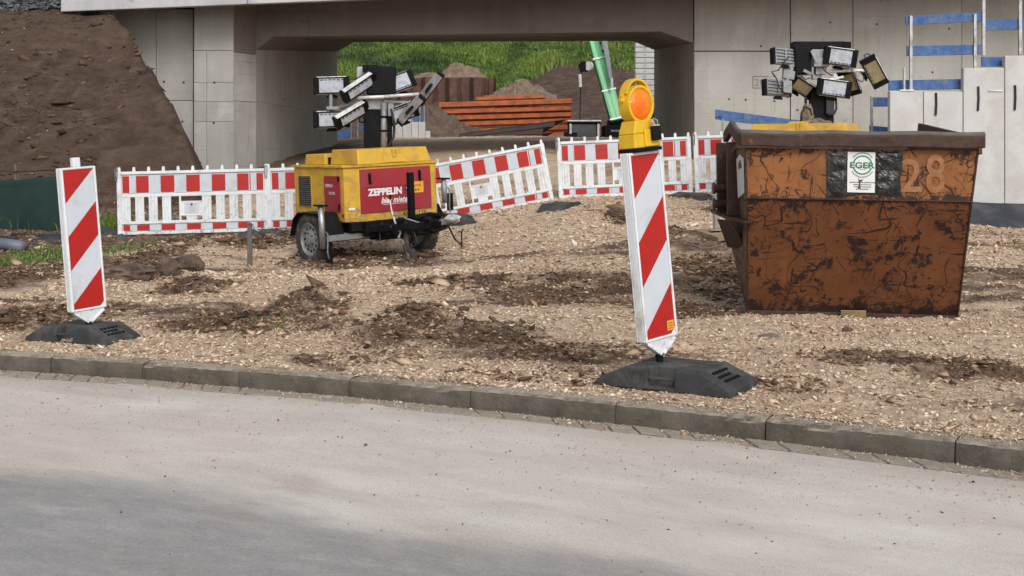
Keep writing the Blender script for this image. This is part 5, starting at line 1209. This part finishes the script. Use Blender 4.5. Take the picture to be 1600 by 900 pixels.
    for pts in ([(-.22,-.3,.62),(-.10,-.5,.55),(0,-.62,.50),(.02,-.72,.52)], [(-.17,-.46,.55),(-.11,-.55,.42),(-.07,-.57,.28),(-.13,-.52,.22)], [(-.25,-.1,.52),(-.33,-.14,.42),(-.3,-.12,.30),(-.36,-.1,.32)], [(.1,-.95,.5),(.18,-.98,.32),(.26,-1.0,.24),(.30,-.95,.40),(.36,-.9,.42)]):
        pb(MB().tube([Vector(p) for p in pts], .011, 6), 'cable', 'greymetal' if pts[0][2] == .62 else 'cable', 0, smooth=True)
    rr = random.Random(8)
    for k in range(9):
        p0_ = Vector((rr.uniform(-.3,.3), rr.uniform(-.6,-.02), rr.uniform(.42,.6))); p1_ = Vector((rr.uniform(-.2,.3), rr.uniform(-.9,-.2), rr.uniform(.4,.62))); md = (p0_+p1_)/2+Vector((rr.uniform(-.1,.1),0,-rr.uniform(.05,.2)))
        pb(MB().tube([p0_, p0_.lerp(md,.5)+Vector((0,0,-.03)), md, md.lerp(p1_,.5)+Vector((0,0,-.02)), p1_], rr.choice([.008,.012,.016]), 6), 'hose', 'cable', 0, smooth=True)
    for k in range(5):
        x = rr.uniform(-.55,.5); pb(MB().box(x, x+rr.uniform(.06,.14), -.03-rr.uniform(0,.05), .04, .32+rr.uniform(0,.08), .50), 'undercarriage_box', 'black', .006)
    for (x, y_, z_, s_) in ((-.2,-.42,.55,.08),(-.02,-.5,.56,.09),(.1,-.62,.60,.08),(.22,-.35,.5,.1),(.32,-.15,.52,.09),(-.05,-.75,.56,.08)): pb(MB().obox((x,y_,z_),(s_,s_*.9,s_*.8),rotz(x*200) @ rotx(20)), 'coupling_gear', 'black', .01)
T1 = Matrix.Rotation(R(40), 3, 'Z') @ Matrix.Rotation(R(-2.6), 3, 'Y')
tw = thing('light_tower', 'yellow mobile light tower trailer with crimson hatch reading ZEPPELIN hier mieten', 'light tower', (-1.427,15.008,.075), T1, 'yellow light tower trailers')
tower_body(tw)
D1 = 15.67
def q(px, py, dd=0, d0=D1): return P(px, py, d0+dd)
def wb(mb, name, mat, t, bevel=.004, smooth=False): return mb.build(name, mat, t, bevel, smooth, world=True)
def boxpx(px0, px1, py0, py1, d, dep, mb=None):
    mb = mb or MB(); a, c = P(px0, py1, d), P(px1, py0, d); mb.box(a.x, c.x, d, d+dep, a.z, c.z); return mb
wb(boxpx(568,593,172,236,D1,.20), 'mast', 'black', tw, .006); wb(boxpx(571,595,157,171,D1-.02,.24), 'mast_collar', 'greymetal', tw, .008)
wb(MB().cyl(q(600,160,-.05), q(599,236,-.05), .036, 12), 'mast_tube', 'greymetal', tw, 0, True); wb(boxpx(605,612,168,236,D1+.05,.08), 'mast_rail', 'black', tw)
for py in (181, 203): wb(MB().cyl(q(600,py,-.05), q(600,py+3,-.05), .046, 12), 'tube_clamp', 'black', tw, 0)
m_ = boxpx(572,618,103,148,D1-.02,.16); wb(m_, 'control_box', 'black', tw, .02); wb(boxpx(557,575,104,125,D1+.12,.12), 'motor_box', 'conclight', tw, .02); wb(boxpx(566,590,101,112,D1-.01,.2), 'box_cover', 'black', tw, .01)
wb(MB().cyl(q(559,153,-.06), q(600,151,-.1), .022, 10).cyl(q(600,151,-.1), q(655,147,-.02), .022, 10), 'cross_arm', 'alu', tw, 0, True)
m_ = MB(); m_.cyl(q(517,146), q(517,172), .025, 8); m_.obox(q(521,169), (.17,.08,.04)); m_.bar(q(521,169), q(560,160), .03, .03); wb(m_, 'lamp_bracket', 'greymetal', tw); wb(MB().bar(q(600,158), q(640,160), .03, .03), 'lamp_bracket', 'greymetal', tw)
m_ = MB(); m_.box(*sum([[min(a, c), max(a, c)] for a, c in zip(q(606,160), q(616,182, .1))], [])); wb(m_, 'junction_box', 'greymetal', tw)
hs_ = [((518,133.5),(1,.05,.03),(-.12,-1,-.06),.40,.215,'lensw',1,0),((518,186.5),(1,.05,.03),(-.12,-1,-.06),.40,.205,'lensw',1,0),
       ((561,136),(.74,.42,.56),(.34,-.80,-.62),.46,.16,'lensw',1,-.10),((549,179),(.76,.42,.50),(.34,-.80,-.62),.44,.16,'lensw',1,-.10),
       ((624,129),(.75,.48,.32),(-.25,-1,-.12),.36,.22,'lensw',-1,.12),((628,177),(.85,.30,.36),(-.05,-1,-.15),.36,.21,'lensw',1,.14),
       ((673,138),(.60,-.10,.78),(.80,.16,-.58),.42,.20,'lensw',1,-.05),((643,172),(.66,-.10,.72),(.74,.16,-.62),.40,.20,'lensw',1,-.16)]
for (c, xd, nd, w_, h_, ln_, led, dd) in hs_: head(tw, q(*c, dd), xd, nd, w_, h_, ln_, led=led)
for a, c, d_ in (((508,168),(530,165),.05),((540,125),(575,112),.03),((612,175),(615,200),.0),((620,190),(640,166),.06),((575,118),(560,150),.02)): wb(MB().tube(sag(q(*a,-.03), q(*c,-.03), d_), .008, 6), 'cable', 'cable', tw, 0, True)
wb(MB().tube([q(611,170),q(616,190),q(615,215),q(607,228),q(604,236)], .016, 6), 'cable', 'cable', tw, 0, True)
wb(MB().tube([q(505,172,-.02),q(498,166,-.02),q(502,160,-.02),q(512,159,-.02)], .009, 6), 'cable', 'cable', tw, 0, True)
wb(MB().lathe([(.045,0),(.03,.02),(.03,-.02),(.045,0)], (0,1,0), q(565,187,-.05), 14), 'pulley', 'black', tw, 0)
wb(lump(q(607,238,-.1), (.28,.14,.05), 21, 3, .35), 'mast_foot_gear', 'black', tw, 0)

T2 = Matrix.Rotation(R(-24), 3, 'Z')
c2 = P(1256, 190, 16.9); base2 = Vector((c2.x, 16.9, 1.86-1.42)); base2 = base2 - T2 @ Vector((0,.55,0))
t2 = thing('light_tower', 'second light tower behind the rusty skip, only yellow hood and lamps showing', 'light tower', base2, T2, 'yellow light tower trailers')
tower_body(t2, False)
D2 = 16.8
def r2(px, py, dd=0): return P(px, py, D2+dd)
wb(boxpx(1269,1303,145,196,D2,.2), 'mast', 'black', t2, .006); wb(boxpx(1291,1304,148,178,D2-.06,.1), 'mast_rail', 'cable', t2, .006)
wb(boxpx(1242,1269,73,116,D2-.05,.25), 'control_box', 'black', t2, .02); wb(boxpx(1240,1322,64.5,76,D2-.02,.2), 'mast_head', 'black', t2, .01); wb(MB().cyl(r2(1320,66,.05), r2(1320,75,.05), .09, 12), 'head_roller', 'black', t2, 0)
m_ = boxpx(1269,1288,77,90,D2-.06,.12); boxpx(1272,1296,90,104,D2-.10,.12,m_); boxpx(1275,1292,104,116,D2-.04,.14,m_); boxpx(1270,1284,116,124,D2,.1,m_); m_.bar(r2(1268,79,-.1), r2(1276,98,-.1), .04, .04); m_.bar(r2(1268,116,-.08), r2(1255,110,-.08), .05, .04); wb(m_, 'lamp_bracket', 'greymetal', t2, .004)
m_ = MB(); m_.cyl(r2(1297,111), r2(1352,110,-.1), .022, 8); m_.cyl(r2(1300,104,.02), r2(1335,106,.02), .016, 8); m_.cyl(r2(1304,116), r2(1304,122), .03, 8); m_.bar(r2(1296,124), r2(1318,120), .03, .03); m_.cyl(r2(1330,106,-.05), r2(1330,109,-.05), .03, 8); wb(m_, 'cross_arm', 'alu', t2, .003)
m_ = MB(); m_.bar(r2(1227,108), r2(1245,100), .05, .05); m_.obox(r2(1232,117), (.16,.08,.12), roty(10)); m_.bar(r2(1237,106), r2(1224,140), .07, .05); m_.bar(r2(1224,100), r2(1224,130), .03, .03); m_.box(*sum([[min(a, c), max(a, c)] for a, c in zip(r2(1224,126,-.08), r2(1236,146,-.02))], [])); wb(m_, 'lamp_bracket', 'greymetal', t2, .006)
hs2 = [((1313,89),(.985,0,-.13),(-.10,-1,-.10),.39,.235,'lensw',-1,-.12),((1303,138),(.985,0,-.13),(-.10,-1,-.05),.40,.225,'lensw',-1,-.10),((1366,112),(.50,.10,-.86),(-.25,-1,-.15),.38,.215,'lenst',-1,-.10),
       ((1224,89),(.92,.35,-.05),(.30,1,-.15),.32,.215,'lensw',1,0),((1213,138),(.92,.35,-.05),(.30,1,-.15),.36,.215,'lensw',1,0),
       ((1252,135),(.78,.30,-.42),(-.35,-1,-.22),.36,.20,'lenst',-1,.10),((1327,128),(.40,.30,-.85),(-.4,-1,-.3),.34,.22,'lenst',1,.14)]
for (c, xd, nd, w_, h_, ln_, led, dd) in hs2: head(t2, r2(*c, dd), xd, nd, w_, h_, ln_, led=led)
for pts in ([(1210,120),(1206,112),(1216,110),(1224,98),(1233,88)], [(1206,113),(1213,122),(1218,138),(1226,145),(1236,146)], [(1330,110),(1338,124),(1348,128),(1350,120),(1344,112)], [(1352,90),(1350,86),(1356,84),(1364,90)], [(1250,116),(1258,124),(1266,122)], [(1284,104),(1290,112),(1300,118)]):
    wb(MB().tube([r2(a, c, -.12) for a, c in pts], .009, 6), 'cable', 'cable', t2, 0, True)
wb(MB().tube([r2(1306,152,-.05),r2(1307,170,-.05),r2(1303,178,-.05),r2(1294,180,-.05)], .016, 6), 'cable', 'cable', t2, 0, True)
wb(MB().tube([r2(1259,152,.02),r2(1259,170,.02)], .02, 6), 'cable', 'cable', t2, 0)
m_ = lump(r2(1262,182,-.1), (.085,.07,.17), 5, 3, .45, 2.2); o = wb(m_, 'cloth_bundle', 'bag', t2, 0, True)
m_ = lump(r2(1272,192,-.12), (.22,.12,.06), 9, 3, .45, 2.2); wb(m_, 'cloth_bundle', 'bag', t2, 0, True)
wb(MB().tube([r2(1251,190,-.16),r2(1252,176,-.16),r2(1258,166,-.16),r2(1266,170,-.16),r2(1268,180,-.16)], .012, 6), 'rope_loop', 'cable', t2, 0, True)

# ================================================================ rusty skip
BL, BR = P(1168,492,9.92), P(1495,501,9.76); FL, FR = P(1167.3,309,9.40), P(1518,315,9.24); TL, TR = P(1165,231,9.38), P(1528,236,9.22)
BBL, BBR = Vector((2.09,10.98,.11)), Vector((3.45,10.8,.115)); BFL, BFR = Vector((1.86,10.95,1.05)), Vector((3.62,10.8,1.05)); BTL, BTR = Vector((1.84,10.95,1.45)), Vector((3.66,10.8,1.44))
sk = thing('skip', 'rusty orange steel skip with scratched paint and the number 28', 'skip', (BL+BR+BBL+BBR)/4)
def plate(pts, th, name, mat, bevel=0, par=None):
    pts = [Vector(p) for p in pts]; n_ = (pts[1]-pts[0]).cross(pts[-1]-pts[0]).normalized(); cen = Vector((2.7,10.2,.8))
    if n_.dot(cen-pts[0]) < 0: n_ = -n_
    return MB().extr(pts, n_*th).build(name, mat, par or sk, bevel, world=True)
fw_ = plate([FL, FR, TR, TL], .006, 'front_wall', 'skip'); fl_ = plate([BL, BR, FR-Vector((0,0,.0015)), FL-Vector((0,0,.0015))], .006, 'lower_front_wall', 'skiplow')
def wavyplate(a, b_, c, d, nu, nv, amp, name, mat, seed):   # dented sheet a-b bottom, d-c top
    pass
plate([FL, TL, BTL, BFL], .006, 'side_wall', 'skipside'); plate([BL, FL, BFL, BBL], .006, 'side_wall', 'skipside')
plate([FR, TR, BTR, BFR], .006, 'side_wall', 'skipside'); plate([BR, FR, BFR, BBR], .006, 'side_wall', 'skipside')
plate([BFL, BFR, BTR, BTL], .006, 'rear_wall', 'skipside'); plate([BBL, BBR, BFR, BFL], .006, 'rear_wall', 'skipside')
plate([BL+Vector((0,0,.02)), BR+Vector((0,0,.02)), BBR+Vector((0,0,.02)), BBL+Vector((0,0,.02))], .006, 'floor', 'skiprim')
for a, c in ((BL, FL), (FL, TL), (BR, FR), (FR, TR)):
    MB().bar(a+Vector((0,-.004,0)), c+Vector((0,-.004,0)), .014, .014).build('corner_weld', 'skiprim', sk, .003, world=True)
MB().bar(FL+Vector((0,-.004,0)), FR+Vector((0,-.004,0)), .016, .010).build('fold_seam', 'skiprim', sk, .003, world=True)
MB().bar(BL+Vector((0,-.01,.02)), BR+Vector((0,-.01,.02)), .03, .05).build('bottom_rail', 'skiprim', sk, .006, world=True)
a, c = P(1157,220,9.30), P(1541,223.5,9.14); ru = (c-a).normalized(); nn_ = 14; m_ = MB()
pts = [a.lerp(c, i/nn_)+Vector((0, .006*math.sin(i*1.9), .004*math.sin(i*1.3+1))) for i in range(nn_+1)]
rim_ = lambda p, e: [p+Vector((0,0,-.040)), p+e+Vector((0,0,-.040)), p+e+Vector((0,0,.058)), p+Vector((0,0,.052))]
def strip(pl, e, m_):
    n = len(pl); m_.add([q for p in pl for q in rim_(p, e)], [(i*4+j, i*4+(j+1)%4, (i+1)*4+(j+1)%4, (i+1)*4+j) for i in range(n-1) for j in range(4)] + [(0,1,2,3), (n*4-1,n*4-2,n*4-3,n*4-4)])
strip(pts, Vector((0,.11,0)), m_)
fr_ = m_.build('front_rim', 'skiprim', sk, .008, world=True)
MB().tube([p+Vector((0,.025,.062)) for p in pts], .022, 8).build('rim_bead', 'greywood', fr_, 0, True, world=True)
lp = [a+Vector((.02,.03,0)), Vector((1.765,9.52,1.515)), Vector((1.785,9.80,1.55)), Vector((1.82,10.12,1.60)), Vector((1.87,10.5,1.62)), Vector((1.90,10.95,1.55))]; m_ = MB()
strip(lp, Vector((.05,0,0)), m_)
lr_ = m_.build('side_rim', 'skiprim', sk, .014, world=True)
MB().tube([p+Vector((.025,0,.052)) for p in lp], .020, 8).build('rim_bead', 'greywood', lr_, 0, True, world=True)
m_ = MB(); m_.extr([(3.57,9.30,1.40),(3.57,9.32,1.53),(3.565,10.68,1.675),(3.56,10.78,1.30),(3.56,10.70,1.25)], (.03,0,0)); m_.build('raised_side_plate', 'rustbrown', sk, .004, world=True)
MB().bar(Vector((1.87,10.95,1.44)), Vector((3.66,10.8,1.43)), .09, .09).build('rear_rim', 'skiprim', sk, .01, world=True)
# left side: ribs, shelf, lifting pins
for y_ in (9.86, 10.35): MB().hexa([(1.752,y_,.90),(1.86,y_,.90),(1.87,y_+.09,.90),(1.757,y_+.09,.90),(1.745,y_,1.50),(1.83,y_,1.50),(1.83,y_+.09,1.50),(1.75,y_+.09,1.50)]).build('side_rib', 'skiprim', sk, .006, world=True)
MB().extr([(1.852,9.40,.862),(1.80,9.44,.862),(1.735,9.80,.875),(1.715,10.2,.89),(1.74,10.7,.90),(1.90,10.7,.90),(1.90,9.5,.862)], (0,0,.022)).build('side_shelf', 'skiprim', sk, .003, world=True)
MB().extr([(1.76,9.75,.86),(1.72,10.2,.86),(1.86,10.5,.60),(1.90,9.9,.62)], (.012,0,0)).build('shelf_gusset', 'skiprim', sk, world=True)
for z_ in (1.115, .985):
    m_ = MB(); m_.cyl((1.70,10.18,z_),(1.86,10.2,z_),.035,14); m_.cyl((1.685,10.18,z_),(1.70,10.18,z_),.05,14); m_.build('lifting_pin', 'skiprim', sk, .003, world=True)
MB().hexa([(1.812,9.52,1.08),(1.812,9.52,1.08),(1.826,9.80,1.07),(1.826,9.80,1.07),(1.798,9.51,1.41),(1.797,9.51,1.41),(1.812,9.79,1.40),(1.812,9.79,1.40)]) if 0 else None
wl = lambda t_, z_: TL.lerp(BTL, t_)*( (z_-FL.z)/(TL.z-FL.z)) + FL.lerp(BFL, t_)*(1-(z_-FL.z)/(TL.z-FL.z))
s_pts = [wl(.06,1.10), wl(.26,1.05), wl(.27,1.36), wl(.16,1.40), wl(.05,1.37)]
MB().extr([p+Vector((-.004,0,0)) for p in s_pts], (-.003,0,0)).build('side_sticker', 'paperwhite', sk, world=True)
MB().extr([p+Vector((-.0085,0,0)) for p in (wl(.10,1.30), wl(.2,1.28), wl(.2,1.33), wl(.14,1.36))], (-.002,0,0)).build('torn_patch', 'greywood', sk, world=True)
# things on the front face
def raypl(px, py, p0_, n__, off=0):
    d_ = Vector(((px-800)/F, 1, -(py-245)/F)); o_ = Vector((0,0,H)); k_ = (p0_-o_).dot(n__)/d_.dot(n__); r_ = o_+d_*k_; return r_ + n__*off
nF = (FR-FL).cross(TL-FL).normalized(); nF = nF if nF.y < 0 else -nF
nB = (BR-BL).cross(FL-BL).normalized(); nB = nB if nB.y < 0 else -nB
FP = lambda px, py, off=.004: raypl(px, py, FL, nF, off)
# crumpled black foil behind the sticker
m_ = MB(); nu, nv = 40, 26; vs = []
for i in range(nu+1):
    for j in range(nv+1):
        u, v_ = i/nu, j/nv; px = 1291+118*u + 2.5*math.sin(v_*7)*(u > .5); py = 235+71*v_ + 2*math.sin(u*9); 
        e = min(u, 1-u, v_, 1-v_); o_ = .004 + (.018*(.5+noise.noise(Vector((u*9, v_*6, 1.3))))+.010*abs(noise.noise(Vector((u*22, v_*14, 4))))) * min(1, e*12)
        if 1320 < px < 1370: o_ = min(o_, .008)
        vs.append(FP(px, py, o_))
m_.add(vs, [(i*(nv+1)+j, (i+1)*(nv+1)+j, (i+1)*(nv+1)+j+1, i*(nv+1)+j+1) for i in range(nu) for j in range(nv)])
fo = m_.build('black_foil_patch', 'tarp', sk, world=True)
st = MB().extr([FP(1324,237,.016), FP(1367,238,.016), FP(1366,301,.016), FP(1323,300,.016)], nF*.002).build('company_sticker', 'paperwhite', sk, world=True)
o0, ox, oz = FP(1324,300,.0195), FP(1367,301,.0195), FP(1324,237,.0195); SW, SH = (ox-o0).length, (oz-o0).length; FM = frame_m(o0, ox-o0, oz-o0)
def onst(mb, name, mat): mb.v = [FM @ v for v in mb.v]; return mb.build(name, mat, st, world=True)
text('sticker_name', 'EGER', SW*.90, SH*.15, FM @ Matrix.Translation((SW*.05, SH*.60, .0008)), 'inkgreen', st, bold=.03, world=True)
m_ = MB(); k_ = 40; cx_, cy_, r0_, r1_ = SW*.5, SH*.68, SW*.31, SW*.36
for i in range(k_):
    a0, a1 = 2*math.pi*i/k_, 2*math.pi*(i+1)/k_
    if abs(math.sin((a0+a1)/2)) < .38: continue
    m_.add([(cx_+r_*math.cos(a), cy_+r_*math.sin(a), 0) for a, r_ in ((a0,r0_),(a1,r0_),(a1,r1_),(a0,r1_))], [(0,1,2,3)])
onst(m_, 'green_ring', 'inkgreen')
m_ = MB()
for i in range(26):
    a0 = R(40+100*i/25) if i < 13 else R(215+110*(i-13)/12)
    if i >= 13: pass
    else: a0 = R(40+100*i/12)
    c_ = Vector((cx_+SW*.43*math.cos(a0), cy_+SW*.43*math.sin(a0)*1.05, 0)); m_.obox(c_, (.008,.010,.0004), Matrix.Rotation(a0, 3, 'Z'))
for i in range(9): a0 = R(200+140*i/8); m_.obox((cx_+SW*.22*math.cos(a0), cy_+SH*.02+SW*.2*math.sin(a0), 0), (.008,.006,.0004), Matrix.Rotation(a0, 3, 'Z'))
onst(m_, 'ring_lettering', 'inkgreen')
m_ = MB(); rr = random.Random(2)
for k_, (x0_, x1_) in enumerate(((.06,.94),(.2,.8),(.22,.78),(.3,.7))):
    x_ = x0_*SW
    while x_ < x1_*SW: w1 = rr.uniform(.005,.016); m_.box(x_, x_+w1, SH*(.24-.055*k_), SH*(.24-.055*k_)+.006, 0, .0006); x_ += w1+.003
onst(m_, 'address_lines', 'ink')
onst(MB().extr([(SW*.36,SH*.36,.001),(SW*.40,SH*.22,.001),(SW*.36,SH*.10,.001),(SW*.46,SH*.10,.001),(SW*.44,SH*.24,.001),(SW*.56,SH*.33,.001),(SW*.42,SH*.31,.001)], (0,0,.0006)), 'torn_spot', 'rustbrown')
for s_, px0, px1, py0, py1 in (('2',1406,1440,300,248),('8',1446,1476,302,241)):
    o0 = FP(px0, py0, .0055); ox = FP(px1, py0, .0055); oz = FP(px0, py1, .0055)
    text('painted_number', s_, (ox-o0).length, (oz-o0).length, frame_m(o0, ox-o0, oz-o0), 'chalk', sk, bold=.012, world=True)
GP = lambda px, py, off=.004: raypl(px, py, BL, nB, off)
MB().extr([GP(1313,481,.03), GP(1352,481.5,.03), GP(1352,491.5,.03), GP(1313,491,.03)], nB*.01).build('small_plate', 'wood', sk, .002, world=True)
MB().bar(GP(1352,497,.02), GP(1364,497,.02), .012, .01).build('foot_lug', 'alu', sk, world=True)

# ================================================================ small things
c = P(1118.5, 364, 14.35); zg = gz(c.x, c.y)
t = thing('steel_prop', 'grey steel post on a square foot plate, left of the skip', 'steel post', c)
pz = c.z+.03
MB().box(c.x-.07,c.x+.07,c.y-.07,c.y+.07,pz,pz+.012).build('foot_flange', 'greymetal', t, .002, world=True)
m_ = MB(); m_.cyl((c.x,c.y,pz+.012),(c.x-.02,c.y,pz+.49),.028,14); m_.build('tube', 'greymetal', t, world=True)
m_ = MB(); m_.cyl((c.x-.02,c.y,pz+.44),(c.x-.015,c.y,pz+.52),.034,14); m_.cyl((c.x-.05,c.y-.02,pz+.42),(c.x+.05,c.y-.02,pz+.42),.01,6); m_.cyl((c.x-.005,c.y,pz+.52),(c.x,c.y,pz+.60),.012,8); m_.build('clamp_head', 'greymetal', t, .003, world=True)
b_ = MB().extr([P(1087,359,14.6)+Vector((0,0,0)), P(1122,371,13.95), P(1158,364,14.0), P(1130,354,14.7)], (0,0,-.05)).build('timber_board', 'wood', bevel=.004); tag(b_, 'pale wooden board under the steel post beside the skip', 'board')
c = P(390, 417, 14.35); zg = c.z
t = thing('wooden_stake', 'dark weathered stake with a string, left of the yellow trailer', 'stake', c)
MB().hexa([(c.x-.028,c.y-.02,zg-.1),(c.x+.03,c.y-.02,zg-.1),(c.x+.03,c.y+.02,zg-.1),(c.x-.028,c.y+.02,zg-.1),(c.x-.024,c.y-.02,zg+.52),(c.x+.028,c.y-.02,zg+.51),(c.x+.028,c.y+.02,zg+.51),(c.x-.024,c.y+.02,zg+.52)]).build('stake_shaft', 'greywood', t, .004, world=True)
MB().tube([P(388,350,14.3),P(391,346,14.3),P(395,350,14.3),P(397,357,14.3),P(404,361,14.3),P(410,357,14.3),P(411,349,14.3)], .009, 6).build('string', 'steel', t, world=True)
def clod(px, py, d, size, seed, label, mat='clay', grp='clods and stones on the site'):
    c = P(px, py, d); z_ = gz(c.x, c.y); o = lump((c.x, c.y, z_+size[2]*.45), size, seed, 3, .42, 1.7).build('soil_clod', mat); return tag(o, label, 'clod', grp)
clod(262, 405, 13.2, (.14,.13,.13), 2, 'big angular dark soil block left of the stake')
clod(292, 400, 13.6, (.17,.14,.12), 31, 'crumbling clod just right of the angular soil block')
clod(198, 424, 12.6, (.27,.2,.09), 4, 'flat grey slab of dried mud right of the left beacon')
clod(286, 431, 12.4, (.10,.07,.05), 6, 'small grey stone at the foot of the angular soil block', 'heaplight')
clod(962, 340, 16.7, (.10,.08,.07), 17, 'dark clod on the pale gravel rise left of the right beacon')
clod(725, 483, 9.9, (.045,.04,.03), 18, 'small dark clod on the bare gravel between the two beacons')
clod(1324, 513, 8.9, (.035,.03,.025), 19, 'small dark clod in front of the skip')
clod(1436, 597, 7.0, (.035,.03,.025), 20, 'small pale stone near the kerb right of the right beacon', 'heaplight')
clod(1200, 537, 8.4, (.07,.03,.02), 23, 'thin dark bark piece right of the right beacon foot', 'greywood')
for o in (kerb, gut): pass
